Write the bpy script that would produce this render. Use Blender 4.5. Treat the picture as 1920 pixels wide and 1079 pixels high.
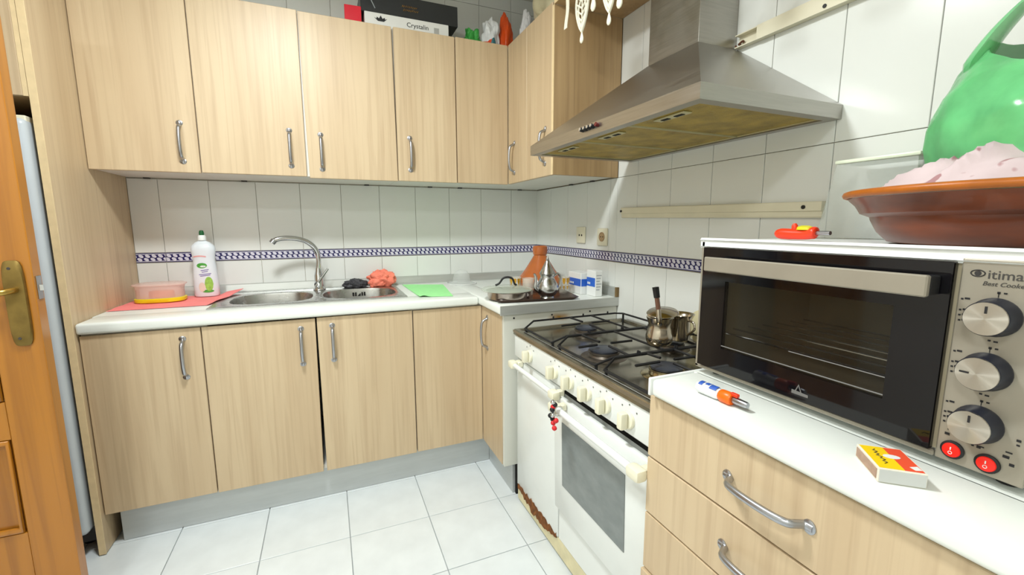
import bpy, bmesh, math, random
from mathutils import Vector, Matrix, noise
random.seed(7)
S = bpy.context.scene
for o in list(bpy.data.objects): bpy.data.objects.remove(o)
COL = S.collection
PI = math.pi

# ------------------------------------------------------------------ camera, light, exposure
F_PX = 815.82
cam_d = bpy.data.cameras.new('camera'); cam = bpy.data.objects.new('camera', cam_d); COL.objects.link(cam)
cam_d.sensor_fit = 'HORIZONTAL'; cam_d.sensor_width = 36.0; cam_d.lens = F_PX / 1920 * 36.0
cam_d.clip_start = 0.02
_r = Vector((0.92076476, -0.39011376, -0.00187171)); _u = Vector((0.05750318, 0.13097318, 0.98971683)); _f = Vector((0.38585702, 0.91140402, -0.14302827))
cam.matrix_world = Matrix(((_r.x, _u.x, -_f.x, -1.26897), (_r.y, _u.y, -_f.y, -2.57708), (_r.z, _u.z, -_f.z, 1.22831), (0, 0, 0, 1)))
S.camera = cam
W = bpy.data.worlds.new('world'); S.world = W; W.use_nodes = True
W.node_tree.nodes['Background'].inputs[0].default_value = (0.9, 0.95, 1, 1)
W.node_tree.nodes['Background'].inputs[1].default_value = 0.0
S.view_settings.view_transform = 'Standard'; S.view_settings.look = 'None'
S.view_settings.gamma = 1.0; S.view_settings.use_curve_mapping = False
S.view_settings.exposure = 0.22
LAMP = (-1.45, -1.45, 2.50)
def area(name, loc, size, power, col, shape='DISK', rot=(0, 0, 0)):
    l = bpy.data.lights.new(name, 'AREA'); l.shape = shape; l.size = size; l.energy = power; l.color = col
    o = bpy.data.objects.new(name, l); o.location = loc; o.rotation_euler = rot; COL.objects.link(o); return o
area('ceiling_lamp_light', (LAMP[0], LAMP[1], LAMP[2] - 0.085), 0.30, 30, (0.95, 1.0, 1.0))
area('added_fill_light', (-2.15, -2.85, 2.415), 0.30, 18, (0.95, 1.0, 1.0))  # unseen fill light added at the rear to lift the shadows

# ------------------------------------------------------------------ helpers
def lin(c):
    return tuple(((v / 255) / 12.92 if v / 255 <= 0.04045 else ((v / 255 + 0.055) / 1.055) ** 2.4) for v in c) + (1.0,)
def nt(name):
    m = bpy.data.materials.new(name); m.use_nodes = True
    t = m.node_tree; b = t.nodes['Principled BSDF']; return m, t, b
def N(t, kind, **kw):
    n = t.nodes.new(kind)
    for k, v in kw.items(): setattr(n, k, v)
    return n
def math_n(t, op, a, b=None):
    n = N(t, 'ShaderNodeMath', operation=op)
    for i, v in enumerate((a, b)):
        if v is None: continue
        if hasattr(v, 'links') or hasattr(v, 'is_linked'): t.links.new(v, n.inputs[i])
        else: n.inputs[i].default_value = v
    return n.outputs[0]
def plain(name, rgb, rough=0.5, metal=0.0, var=0.05, scale=12.0, bump=0.0, trans=0.0, ior=1.45, alpha=1.0, emit=0.0, spec=0.5, coat=0.0, stretch=None, sss=0.0):
    m, t, b = nt(name)
    co = N(t, 'ShaderNodeTexCoord'); mp = N(t, 'ShaderNodeMapping'); ns = N(t, 'ShaderNodeTexNoise')
    ns.inputs['Scale'].default_value = scale; ns.inputs['Detail'].default_value = 4
    if stretch: mp.inputs['Scale'].default_value = stretch
    t.links.new(co.outputs['Object'], mp.inputs['Vector']); t.links.new(mp.outputs[0], ns.inputs['Vector'])
    r = N(t, 'ShaderNodeValToRGB'); c = lin(rgb)
    r.color_ramp.elements[0].position = 0.3; r.color_ramp.elements[1].position = 0.7
    r.color_ramp.elements[0].color = tuple(max(0, x * (1 - var)) for x in c[:3]) + (1,)
    r.color_ramp.elements[1].color = tuple(min(1, x * (1 + var)) for x in c[:3]) + (1,)
    t.links.new(ns.outputs['Fac'], r.inputs[0]); t.links.new(r.outputs[0], b.inputs['Base Color'])
    b.inputs['Roughness'].default_value = rough; b.inputs['Metallic'].default_value = metal
    b.inputs['Transmission Weight'].default_value = trans; b.inputs['IOR'].default_value = ior
    b.inputs['Alpha'].default_value = alpha; b.inputs['Specular IOR Level'].default_value = spec
    b.inputs['Coat Weight'].default_value = coat
    if sss: b.inputs['Subsurface Weight'].default_value = sss; b.inputs['Subsurface Radius'].default_value = (.02, .02, .02)
    if emit:
        b.inputs['Emission Color'].default_value = c; b.inputs['Emission Strength'].default_value = emit
    if bump:
        bp = N(t, 'ShaderNodeBump'); bp.inputs['Strength'].default_value = bump; bp.inputs['Distance'].default_value = 0.002
        t.links.new(ns.outputs['Fac'], bp.inputs['Height']); t.links.new(bp.outputs[0], b.inputs['Normal'])
    return m
def wood(name, light, dark, streak, rough=0.42, gscale=1.0, coat=0.0):
    m, t, b = nt(name)
    co = N(t, 'ShaderNodeTexCoord'); oi = N(t, 'ShaderNodeObjectInfo'); ad = N(t, 'ShaderNodeVectorMath', operation='ADD')
    sc = N(t, 'ShaderNodeVectorMath', operation='SCALE'); sc.inputs[0].default_value = (7.3, 3.1, 5.7)
    t.links.new(oi.outputs['Random'], sc.inputs['Scale'])
    t.links.new(co.outputs['Object'], ad.inputs[0]); t.links.new(sc.outputs[0], ad.inputs[1])
    def noise_n(scl, s, d):
        mp = N(t, 'ShaderNodeMapping'); mp.inputs['Scale'].default_value = s
        t.links.new(ad.outputs[0], mp.inputs['Vector'])
        n = N(t, 'ShaderNodeTexNoise'); n.inputs['Scale'].default_value = scl; n.inputs['Detail'].default_value = d
        n.inputs['Distortion'].default_value = 0.6
        t.links.new(mp.outputs[0], n.inputs['Vector']); return n.outputs['Fac']
    a = noise_n(9 * gscale, (1, 1, 0.09), 5); f = noise_n(60 * gscale, (1, 1, 0.03), 3)
    r = N(t, 'ShaderNodeValToRGB'); r.color_ramp.elements[0].position = 0.32; r.color_ramp.elements[1].position = 0.68
    r.color_ramp.elements[0].color = lin(dark); r.color_ramp.elements[1].color = lin(light)
    t.links.new(a, r.inputs[0])
    r2 = N(t, 'ShaderNodeValToRGB'); r2.color_ramp.elements[0].position = 0.46; r2.color_ramp.elements[1].position = 0.72
    r2.color_ramp.elements[0].color = (0, 0, 0, 1); r2.color_ramp.elements[1].color = (0.55, 0.55, 0.55, 1)
    t.links.new(f, r2.inputs[0])
    mx = N(t, 'ShaderNodeMix', data_type='RGBA'); t.links.new(r2.outputs[0], mx.inputs['Factor'])
    t.links.new(r.outputs[0], mx.inputs[6]); mx.inputs[7].default_value = lin(streak)
    t.links.new(mx.outputs[2], b.inputs['Base Color'])
    b.inputs['Roughness'].default_value = rough; b.inputs['Coat Weight'].default_value = coat; b.inputs['Coat Roughness'].default_value = 0.15
    return m
def steel(name, rgb, rough=0.3, stretch=(1, 1, 40), scale=4.0, var=0.12, metal=1.0):
    m = plain(name, rgb, rough, metal, var=var, scale=scale, stretch=stretch)
    t = m.node_tree; b = t.nodes['Principled BSDF']; ns = [n for n in t.nodes if n.type == 'TEX_NOISE'][0]
    mr = N(t, 'ShaderNodeMapRange'); mr.inputs['To Min'].default_value = rough * 0.75; mr.inputs['To Max'].default_value = rough * 1.3
    t.links.new(ns.outputs['Fac'], mr.inputs['Value']); t.links.new(mr.outputs[0], b.inputs['Roughness'])
    return m
M = {}
M['tile'] = plain('glazed_white_tile', (228, 230, 226), 0.2, var=0.02, scale=3)
M['grout'] = plain('grout', (150, 140, 118), 0.85, var=0.12, scale=30)
M['grout_pale'] = plain('pale_grout', (206, 200, 186), 0.85, var=0.1, scale=30)
M['floor_tile'] = plain('floor_tile', (222, 228, 230), 0.22, var=0.05, scale=9)
M['floor_grout'] = plain('floor_grout', (170, 174, 174), 0.85, var=0.1)
M['plaster'] = plain('white_plaster', (232, 230, 222), 0.8, var=0.02)
M['oak'] = wood('oak_laminate', (210, 188, 154), (198, 174, 140), (178, 152, 120), 0.42)
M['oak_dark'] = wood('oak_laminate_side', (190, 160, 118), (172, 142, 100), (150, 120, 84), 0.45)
M['oak_edge'] = plain('oak_edge_band', (228, 204, 160), 0.45, var=0.06, scale=30)
M['pine'] = wood('orange_varnished_pine', (182, 120, 36), (158, 98, 22), (128, 76, 18), 0.3, gscale=0.7, coat=0.3)
M['melamine'] = plain('white_melamine', (228, 226, 218), 0.4, var=0.03)
M['counter'] = plain('white_laminate_worktop', (236, 240, 234), 0.28, var=0.02, scale=6)
M['alu'] = steel('brushed_aluminium_plinth', (198, 202, 202), 0.45, stretch=(2, 2, 20), metal=0.35, var=0.04)
M['strip'] = steel('satin_steel_strip', (196, 198, 194), 0.36, stretch=(2, 2, 20), metal=0.55, var=0.05)
M['steel'] = steel('brushed_steel', (172, 169, 163), 0.32, stretch=(2, 2, 50), var=0.07)
M['sink'] = steel('sink_steel', (190, 190, 188), 0.27, stretch=(3, 3, 3), scale=8, var=0.06)
M['chrome'] = plain('chrome', (206, 208, 210), 0.12, 1.0, var=0.03)
M['satin'] = plain('satin_nickel', (176, 178, 184), 0.28, 1.0, var=0.04)
M['brass'] = plain('aged_brass', (132, 110, 60), 0.42, 0.85, var=0.2, scale=25)
M['brass_bright'] = plain('worn_brass', (176, 148, 78), 0.3, 0.95, var=0.15, scale=30)
M['enamel'] = plain('white_enamel', (232, 235, 232), 0.22, var=0.02)
M['cream'] = plain('cream_plastic', (234, 230, 206), 0.4, var=0.04)
M['ivory'] = plain('ivory_plastic', (226, 220, 196), 0.4, var=0.04)
M['black'] = plain('black_cast_iron', (26, 26, 28), 0.5, var=0.3, scale=40)
M['dark'] = plain('dark_shadow_gap', (22, 20, 18), 0.8, var=0.2)
M['blackgloss'] = plain('black_gloss', (16, 15, 18), 0.06, var=0.1)
M['white'] = plain('white_plastic', (236, 238, 236), 0.35, var=0.02)
M['fridge'] = plain('fridge_enamel', (188, 195, 200), 0.3, var=0.02)
M['darkgrey'] = plain('dark_grey_plastic', (62, 58, 56), 0.6, var=0.1)
M['glass'] = plain('clear_glass', (250, 252, 250), 0.02, trans=1.0, ior=1.45, var=0.0)
M['red'] = plain('red_plastic', (214, 40, 44), 0.3, var=0.05)
M['gold'] = plain('gold_paint', (214, 160, 50), 0.3, 0.4, var=0.25, scale=80)
M['rust'] = plain('rust', (120, 72, 30), 0.9, var=0.5, scale=60, bump=0.6)
M['ink'] = plain('black_ink', (28, 28, 32), 0.5)
M['greyink'] = plain('grey_ink', (108, 106, 104), 0.5)

WP = {}
def finish(o, label, cat, group, kind):
    if label: o['label'] = label
    if cat: o['category'] = cat
    if group: o['group'] = group
    if kind: o['kind'] = kind
def obj(name, bm, mat, parent=None, label=None, cat=None, group=None, kind=None, smooth=None):
    """one bmesh in world coordinates -> one mesh object with its origin at its centre"""
    bmesh.ops.recalc_face_normals(bm, faces=bm.faces)
    me = bpy.data.meshes.new(name); bm.to_mesh(me); bm.free()
    xs = [v.co for v in me.vertices]
    c = Vector([(min(v[i] for v in xs) + max(v[i] for v in xs)) / 2 for i in range(3)])
    me.transform(Matrix.Translation(-c))
    for mm in (mat if isinstance(mat, (list, tuple)) else [mat]): me.materials.append(M[mm] if isinstance(mm, str) else mm)
    if smooth:
        for p in me.polygons: p.use_smooth = True
        me.set_sharp_from_angle(angle=math.radians(smooth))
    o = bpy.data.objects.new(name, me); COL.objects.link(o)
    if parent: o.parent = parent; o.location = c - WP[parent]
    else: o.location = c
    WP[o] = c; finish(o, label, cat, group, kind); return o
def thing(name, label, cat, loc, group=None, kind=None):
    o = bpy.data.objects.new(name, None); o.empty_display_size = 0.05; COL.objects.link(o); o.location = loc; WP[o] = Vector(loc)
    finish(o, label, cat, group, kind); return o
def inst(name, me, loc, parent=None, rotz=0.0, rot=None):
    o = bpy.data.objects.new(name, me); COL.objects.link(o)
    if parent: o.parent = parent; o.location = Vector(loc) - WP[parent]
    else: o.location = loc
    o.rotation_euler = rot if rot else (0, 0, rotz); WP[o] = Vector(loc); return o
def B(): return bmesh.new()
def box(bm, x0, x1, y0, y1, z0, z1, bev=0.0, seg=2, mi=0, xf=None):
    g = bmesh.ops.create_cube(bm, size=1.0); vs = g['verts']
    for v in vs:
        v.co = Vector(((x0 + x1) / 2 + v.co.x * (x1 - x0), (y0 + y1) / 2 + v.co.y * (y1 - y0), (z0 + z1) / 2 + v.co.z * (z1 - z0)))
    fs = set(f for v in vs for f in v.link_faces); es = list(set(e for v in vs for e in v.link_edges))
    for f in fs: f.material_index = mi
    if bev:
        r = bmesh.ops.bevel(bm, geom=es, offset=bev, segments=seg, profile=0.5, affect='EDGES', clamp_overlap=True)
        vs = list(set(v for f in r['faces'] for v in f.verts) | set(v for v in vs if v.is_valid))
        for v in vs:
            for f in v.link_faces: f.material_index = mi
    if xf:
        for v in vs: v.co = xf @ v.co
    return vs
def bx(name, x0, x1, y0, y1, z0, z1, mat, parent=None, bev=0.0, **kw):
    bm = B(); box(bm, x0, x1, y0, y1, z0, z1, bev); return obj(name, bm, mat, parent, **kw)
def loft(bm, rings, cap0=True, cap1=True, close=True, mi=0):
    vs = [[bm.verts.new(p) for p in r] for r in rings]; n = len(rings[0]); fs = []
    for a, b in zip(vs[:-1], vs[1:]):
        for i in range(n if close else n - 1):
            j = (i + 1) % n; fs.append(bm.faces.new((a[i], a[j], b[j], b[i])))
    if cap0 and close: fs.append(bm.faces.new(list(reversed(vs[0]))))
    if cap1 and close: fs.append(bm.faces.new(vs[-1]))
    for f in fs: f.material_index = mi
    return vs
def lathe(bm, prof, c, seg=32, sx=1.0, sy=1.0, xf=None, cap0=True, cap1=True, mi=0, power=2.0, rz=0.0):
    rings = []
    for r, z in prof:
        ring = []
        for i in range(seg):
            a = 2 * PI * i / seg; ca, sa = math.cos(a), math.sin(a)
            if power != 2.0:
                k = (abs(ca) ** power + abs(sa) ** power) ** (-1 / power)
            else: k = 1
            x, y = r * k * ca * sx, r * k * sa * sy
            if rz: x, y = x * math.cos(rz) - y * math.sin(rz), x * math.sin(rz) + y * math.cos(rz)
            p = Vector((x, y, z))
            p = (xf @ p) if xf else p
            ring.append(p + Vector(c))
        rings.append(ring)
    return loft(bm, rings, cap0, cap1, mi=mi)
def cyl(bm, p0, p1, r, seg=16, r1=None, mi=0):
    p0, p1 = Vector(p0), Vector(p1); d = (p1 - p0).normalized()
    a = d.orthogonal().normalized(); b = d.cross(a)
    rings = [[p + (a * math.cos(2 * PI * i / seg) + b * math.sin(2 * PI * i / seg)) * rr for i in range(seg)] for p, rr in ((p0, r), (p1, r if r1 is None else r1))]
    return loft(bm, rings, mi=mi)
def tube(bm, pts, rad, seg=8, ref=(0, 0, 1), flat=1.0, closed=False, mi=0):
    """sweep; rad number or list; flat = ratio of width along ref to width across"""
    pts = [Vector(p) for p in pts]; n = len(pts); rings = []; ref = Vector(ref)
    for i, p in enumerate(pts):
        if closed: t = pts[(i + 1) % n] - pts[i - 1]
        else: t = pts[min(i + 1, n - 1)] - pts[max(i - 1, 0)]
        t.normalize(); a = ref.cross(t)
        if a.length < 1e-4: a = t.orthogonal()
        a.normalize(); b = t.cross(a); r = rad[i] if isinstance(rad, (list, tuple)) else rad
        rings.append([p + a * math.cos(2 * PI * k / seg) * r + b * math.sin(2 * PI * k / seg) * r * flat for k in range(seg)])
    if closed: rings.append(rings[0][:]); return loft(bm, rings, False, False, mi=mi)
    return loft(bm, rings, mi=mi)
def smoothpts(pts, n=6):
    pts = [Vector(p) for p in pts]; out = []
    for i in range(len(pts) - 1):
        p0 = pts[max(i - 1, 0)]; p1 = pts[i]; p2 = pts[i + 1]; p3 = pts[min(i + 2, len(pts) - 1)]
        for k in range(n):
            t = k / n
            out.append(0.5 * ((2 * p1) + (p2 - p0) * t + (2 * p0 - 5 * p1 + 4 * p2 - p3) * t * t + (3 * p1 - p0 - 3 * p2 + p3) * t ** 3))
    out.append(pts[-1]); return out
def prism(bm, poly, h, xf=None, mi=0):
    """2-D polygon (x,y) extruded along z by h, then transformed"""
    a = [Vector((x, y, 0)) for x, y in poly]; b = [Vector((x, y, h)) for x, y in poly]
    if xf: a = [xf @ p for p in a]; b = [xf @ p for p in b]
    return loft(bm, [a, b], mi=mi)
def text_mesh(bm, s, size, xf, depth=0.0006, mi=0, shear=0.0):
    cu = bpy.data.curves.new('t', 'FONT'); cu.body = s; cu.size = size; cu.extrude = depth; cu.align_x = 'LEFT'; cu.shear = shear; cu.resolution_u = 3
    to = bpy.data.objects.new('t', cu); COL.objects.link(to)
    dg = bpy.context.evaluated_depsgraph_get(); me = bpy.data.meshes.new_from_object(to.evaluated_get(dg))
    me.transform(xf); n0 = len(bm.faces); bm.from_mesh(me); bm.faces.ensure_lookup_table()
    for f in bm.faces[n0:]: f.material_index = mi
    bpy.data.objects.remove(to); bpy.data.meshes.remove(me); bpy.data.curves.remove(cu)
def frame(origin, xdir, ydir):
    x = Vector(xdir).normalized(); y = Vector(ydir).normalized(); z = x.cross(y); o = Vector(origin)
    return Matrix(((x.x, y.x, z.x, o.x), (x.y, y.y, z.y, o.y), (x.z, y.z, z.z, o.z), (0, 0, 0, 1)))
XF_FACE = lambda o: frame(o, (0, -1, 0), (0, 0, 1))     # writing on a face that looks towards -x
XF_BACK = lambda o: frame(o, (1, 0, 0), (0, 0, 1))      # writing on a face that looks towards -y

# ------------------------------------------------------------------ room
ZW = 0.886                      # worktop height
XL, YR, ZC = -2.80, -3.45, 2.56
floor = bx('floor', XL, 0, YR, 0, -0.10, -0.006, 'floor_grout', kind='structure', label='white marbled square floor tiles')
wall_back = bx('wall_back', XL, 0, 0, 0.12, -0.1, ZC, 'grout_pale', kind='structure', label='white tiled wall behind the sink')
wall_right = bx('wall_right', 0, 0.12, YR, 0.12, -0.1, ZC, 'grout', kind='structure', label='white tiled wall behind the stove')
bx('wall_left', XL - 0.12, XL, YR, 0.12, -0.1, ZC, 'plaster', kind='structure', label='plain white wall beside the fridge')
bx('wall_front', XL - 0.12, 0.12, YR - 0.12, YR, -0.1, ZC, 'plaster', kind='structure', label='plain white wall behind the camera')
bx('ceiling', XL - 0.12, 0.12, YR - 0.12, 0.12, ZC, ZC + 0.1, 'plaster', kind='structure', label='white ceiling')

tile_cache = {}
def tile_mesh(w, h, d, ch, mat):
    k = (round(w, 4), round(h, 4), d, mat)
    if k in tile_cache: return tile_cache[k]
    bm = B(); q = lambda a, b, z: [Vector((x, y, z)) for x, y in ((-a, -b), (a, -b), (a, b), (-a, b))]
    loft(bm, [q(w / 2, h / 2, 0), q(w / 2, h / 2, d - ch), q(w / 2 - ch, h / 2 - ch, d)], cap0=False)
    bmesh.ops.recalc_face_normals(bm, faces=bm.faces)
    me = bpy.data.meshes.new('tile'); bm.to_mesh(me); bm.free(); me.materials.append(M[mat]); tile_cache[k] = me; return me
# floor tiles
fx = [-0.62 + 0.315 * k for k in range(-7, 3)]; fy = [-0.88 + 0.315 * k for k in range(-8, 3)]
for x in fx:
    for y in fy:
        x0, x1, y0, y1 = max(x - 0.315, XL), min(x, 0), max(y - 0.315, YR), min(y, 0)
        if x1 - x0 < 0.02 or y1 - y0 < 0.02 or y0 > -0.45 or x0 > -0.4: continue
        inst('floor_tile', tile_mesh(x1 - x0 - 0.003, y1 - y0 - 0.003, 0.006, 0.0012, 'floor_tile'), ((x0 + x1) / 2, (y0 + y1) / 2, -0.006), floor)
# printed border tile material
def border_mat():
    m, t, b = nt('blue_printed_border'); co = N(t, 'ShaderNodeTexCoord'); sp = N(t, 'ShaderNodeSeparateXYZ'); t.links.new(co.outputs['Object'], sp.inputs[0])
    u, v = sp.outputs[0], sp.outputs[1]
    def leaf(v0, sl, ph):
        uu = math_n(t, 'ADD', math_n(t, 'DIVIDE', u, 0.025), ph)
        dv = math_n(t, 'SUBTRACT', v, v0)
        uu = math_n(t, 'ADD', uu, math_n(t, 'MULTIPLY', dv, sl))
        uu = math_n(t, 'SUBTRACT', math_n(t, 'FRACT', math_n(t, 'ADD', uu, 100.0)), 0.5)
        a = math_n(t, 'POWER', math_n(t, 'DIVIDE', math_n(t, 'ABSOLUTE', uu), 0.34), 2.0)
        c = math_n(t, 'POWER', math_n(t, 'DIVIDE', math_n(t, 'ABSOLUTE', dv), 0.0080), 2.0)
        return math_n(t, 'LESS_THAN', math_n(t, 'ADD', a, c), 1.0)
    lf = math_n(t, 'MAXIMUM', leaf(0.0078, 18.0, 0.0), leaf(-0.0078, 18.0, 0.22))
    av = math_n(t, 'ABSOLUTE', v)
    band = math_n(t, 'LESS_THAN', av, 0.0155)
    line = math_n(t, 'MULTIPLY', math_n(t, 'GREATER_THAN', av, 0.0185), math_n(t, 'LESS_THAN', av, 0.0222))
    navy = math_n(t, 'MAXIMUM', math_n(t, 'MULTIPLY', band, math_n(t, 'SUBTRACT', 1.0, lf)), line)
    mx = N(t, 'ShaderNodeMix', data_type='RGBA'); t.links.new(navy, mx.inputs['Factor'])
    mx.inputs[6].default_value = lin((214, 212, 226)); mx.inputs[7].default_value = lin((36, 32, 92))
    t.links.new(mx.outputs[2], b.inputs['Base Color']); b.inputs['Roughness'].default_value = 0.12
    return m
M['border'] = border_mat()
ROWS = [(0.36, 0.705, 'tile'), (0.705, 1.050, 'tile'), (1.052, 1.099, 'border'), (1.099, 1.444, 'tile'), (1.444, 1.789, 'tile'), (1.789, 2.134, 'tile'), (2.134, 2.479, 'tile'), (2.479, ZC, 'tile')]
RB = Matrix.Rotation(PI / 2, 4, 'X').to_euler()
RR = (Matrix.Rotation(-PI / 2, 4, 'Z') @ Matrix.Rotation(PI / 2, 4, 'X')).to_euler()
def wall_tiles(wall, n0, lim, rows, back):
    edges = [0.0] + [n0 + 0.2 * k for k in range(40)]
    for a, b in zip(edges[:-1], edges[1:]):
        a2, b2 = max(a, lim[0]), min(b, lim[1])
        if b2 - a2 < 0.012: continue
        for z0, z1, mt in rows:
            w, h = b2 - a2 - 0.0019, z1 - z0 - 0.0019; c = -(a2 + b2) / 2
            me = tile_mesh(w, h, 0.006, 0.001, mt)
            inst('border_tile' if mt == 'border' else 'wall_tile', me, (c, 0, (z0 + z1) / 2) if back else (0, c, (z0 + z1) / 2), wall, rot=RB if back else RR)
wall_tiles(wall_back, 0.1848, (0, 2.10), [(0.86, 1.050, 'tile')] + ROWS[2:4] + ROWS[6:8], True)
wall_tiles(wall_right, 0.2025, (0, 0.86), [(0.86, 1.050, 'tile')] + ROWS[2:4] + ROWS[6:8], False)
wall_tiles(wall_right, 0.2025, (0.86, 3.40), ROWS[1:], False)

# ------------------------------------------------------------------ ceiling lamps (above the frame; the rear one is added fill)
def ceiling_lamp(x, y, label):
    t = thing('ceiling_lamp', label, 'lamp', (x, y, ZC))
    bm = B(); lathe(bm, [(0.19, ZC), (0.20, ZC - 0.01), (0.20, ZC - 0.045), (0.185, ZC - 0.05)], (x, y, 0), 40); obj('base', bm, 'white', t, smooth=40)
    m = plain('lit_opal_diffuser', (255, 250, 240), 0.4, emit=3.0)
    bm = B(); lathe(bm, [(0.182, ZC - 0.05), (0.178, ZC - 0.075), (0.15, ZC - 0.105), (0.146, ZC - 0.112)], (x, y, 0), 40); obj('diffuser', bm, m, t, smooth=40)
ceiling_lamp(LAMP[0], LAMP[1], 'round white ceiling lamp above the middle of the kitchen')
ceiling_lamp(-2.15, -2.85, 'added round white fill lamp, unseen near the rear corner of the room')  # fixture added to go with the rear fill light

# ------------------------------------------------------------------ fitted cabinets
bm = B()   # bow handle, length along z, standing off towards -y
hp = [(0, 0.0, 0.082), (0, -0.002, 0.070), (0, -0.012, 0.064), (0, -0.024, 0.056), (0, -0.030, 0.035), (0, -0.032, 0.0)]
hp = hp + [(x, y, -z) for x, y, z in reversed(hp[:-1])]
tube(bm, smoothpts(hp, 4), [0.0062] * (len(hp) * 4 - 3), 10, ref=(1, 0, 0), flat=1.0)
for s in (1, -1):
    lathe(bm, [(0.0105, 0), (0.0105, 0.002), (0.008, 0.0035)], (0, 0, 0.076 * s), 14, xf=Matrix.Rotation(PI / 2, 4, 'X'))
    lathe(bm, [(0.0032, 0.003), (0.0032, 0.0048)], (0, 0, 0.078 * s), 8, xf=Matrix.Rotation(PI / 2, 4, 'X'))
for v in bm.verts: v.co.x *= 1.15
bmesh.ops.recalc_face_normals(bm, faces=bm.faces)
HANDLE = bpy.data.meshes.new('bow_handle'); bm.to_mesh(HANDLE); bm.free(); HANDLE.materials.append(M['satin'])
for p in HANDLE.polygons: p.use_smooth = True
HANDLE.set_sharp_from_angle(angle=math.radians(40))

def door_y(parent, x0, x1, yf, z0, z1, hx=None, hz=None, skew=(0, 0), name='door', label=None):
    """door whose face looks towards -y; skew = shift of the left/right edge at the bottom"""
    bm = B(); vs = box(bm, x0, x1, yf, yf + 0.018, z0, z1, 0.0015, 1)
    for v in bm.verts:
        k = (z1 - v.co.z) / (z1 - z0); v.co.x += (skew[0] if v.co.x < (x0 + x1) / 2 else skew[1]) * k
    d = obj(name, bm, 'oak', parent, label=label)
    if hx is not None: inst('handle', HANDLE, (hx, yf, hz), d)
    return d
def door_x(parent, y0, y1, xf, z0, z1, hy=None, hz=None, name='door', mat='oak'):
    bm = B(); box(bm, xf, xf + 0.018, y0, y1, z0, z1, 0.0015, 1); d = obj(name, bm, mat, parent)
    if hy is not None: inst('handle', HANDLE, (xf, hy, hz), d, rotz=-PI / 2)
    return d
ZU0, ZU1 = 1.444, 2.145
UY = -0.355; UX = -0.349; g = 0.0015
def carcass(parent, x0, x1, y0, y1, z0, z1, mat='melamine', name='carcass'): return bx(name, x0, x1, y0, y1, z0, z1, mat, parent, 0.001)
gap = 0.0005
u1 = thing('wall_cabinet', 'single-door oak wall cabinet against the tall side panel', 'cabinet', (-1.916, -0.17, ZU0), 'oak wall cabinets')
carcass(u1, -2.098, -1.734, UY + 0.0195, -0.008, ZU0 + 0.004, ZU1)
door_y(u1, -2.098, -1.734 - g, UY, ZU0, ZU1, -1.792, 1.564)
u2 = thing('wall_cabinet', 'double-door oak wall cabinet above the sink', 'cabinet', (-1.33, -0.17, ZU0), 'oak wall cabinets')
carcass(u2, -1.733, -0.930, UY + 0.0195, -0.008, ZU0 + 0.004, ZU1)
door_y(u2, -1.733 + g, -1.332 - g, UY, ZU0 + 0.002, ZU1, -1.394, 1.566, skew=(0, -0.001))
door_y(u2, -1.332 + g, -0.930 - g - 0.006, UY, ZU0 - 0.004, ZU1 - 0.003, -1.268, 1.557, skew=(0.008, 0.007))
u3 = thing('wall_cabinet', 'corner oak wall cabinet with one handled door and one blank door', 'cabinet', (-0.47, -0.17, ZU0), 'oak wall cabinets')
carcass(u3, -0.929, -0.008, UY + 0.0195, -0.008, ZU0 + 0.004, ZU1)
door_y(u3, -0.929 + g, -0.632 - g, UY, ZU0 - 0.002, ZU1 - 0.002, -0.868, 1.571)
door_y(u3, -0.630 + g, UX - 0.001, UY, ZU0 - 0.001, ZU1, name='blank_door')
u4 = thing('wall_cabinet', 'oak wall cabinet beside the extractor hood, with two narrow doors', 'cabinet', (-0.17, -0.6, ZU0), 'oak wall cabinets')
carcass(u4, UX + 0.0195, -0.008, -0.842, UY + 0.019, ZU0 + 0.004, ZU1)
door_x(u4, -0.588, UY - 0.002, UX, ZU0, ZU1, -0.440, 1.57)
door_x(u4, -0.842, -0.591, UX, ZU0, ZU1, -0.786, 1.574)
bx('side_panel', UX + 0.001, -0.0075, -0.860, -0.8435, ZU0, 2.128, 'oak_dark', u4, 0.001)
bx('edge_strip', UX - 0.001, UX + 0.0008, -0.860, -0.8435, ZU0, 2.128, 'oak_edge', u4)
# board above the hood
bsh = thing('shelf_board', 'oak board bridging from the wall cabinet over the hood chimney', 'shelf', (-0.175, -1.4, 2.128))
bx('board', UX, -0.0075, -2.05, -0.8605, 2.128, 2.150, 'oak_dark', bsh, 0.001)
bx('edge_strip', UX - 0.002, UX - 0.0004, -2.05, -0.8605, 2.128, 2.150, 'oak_edge', bsh)
# small dark cable clips under the wall cabinets
for px_, py_ in ((-2.02, 0), (-1.63, 0), (-1.05, 0), (-0.70, 0), (-0.52, 0), (-0.13, 0), (0, -0.45), (0, -0.66)):
    par = u1 if px_ < -1.8 else u2 if px_ < -0.95 else u3 if py_ == 0 else u4
    if py_ == 0: bx('hinge_clip', px_ - 0.012, px_ + 0.012, -0.022, -0.0085, ZU0 - 0.002, ZU0 + 0.0038, 'darkgrey', par)
    else: bx('hinge_clip', -0.022, -0.0085, py_ - 0.012, py_ + 0.012, ZU0 - 0.002, ZU0 + 0.0038, 'darkgrey', par)
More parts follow.
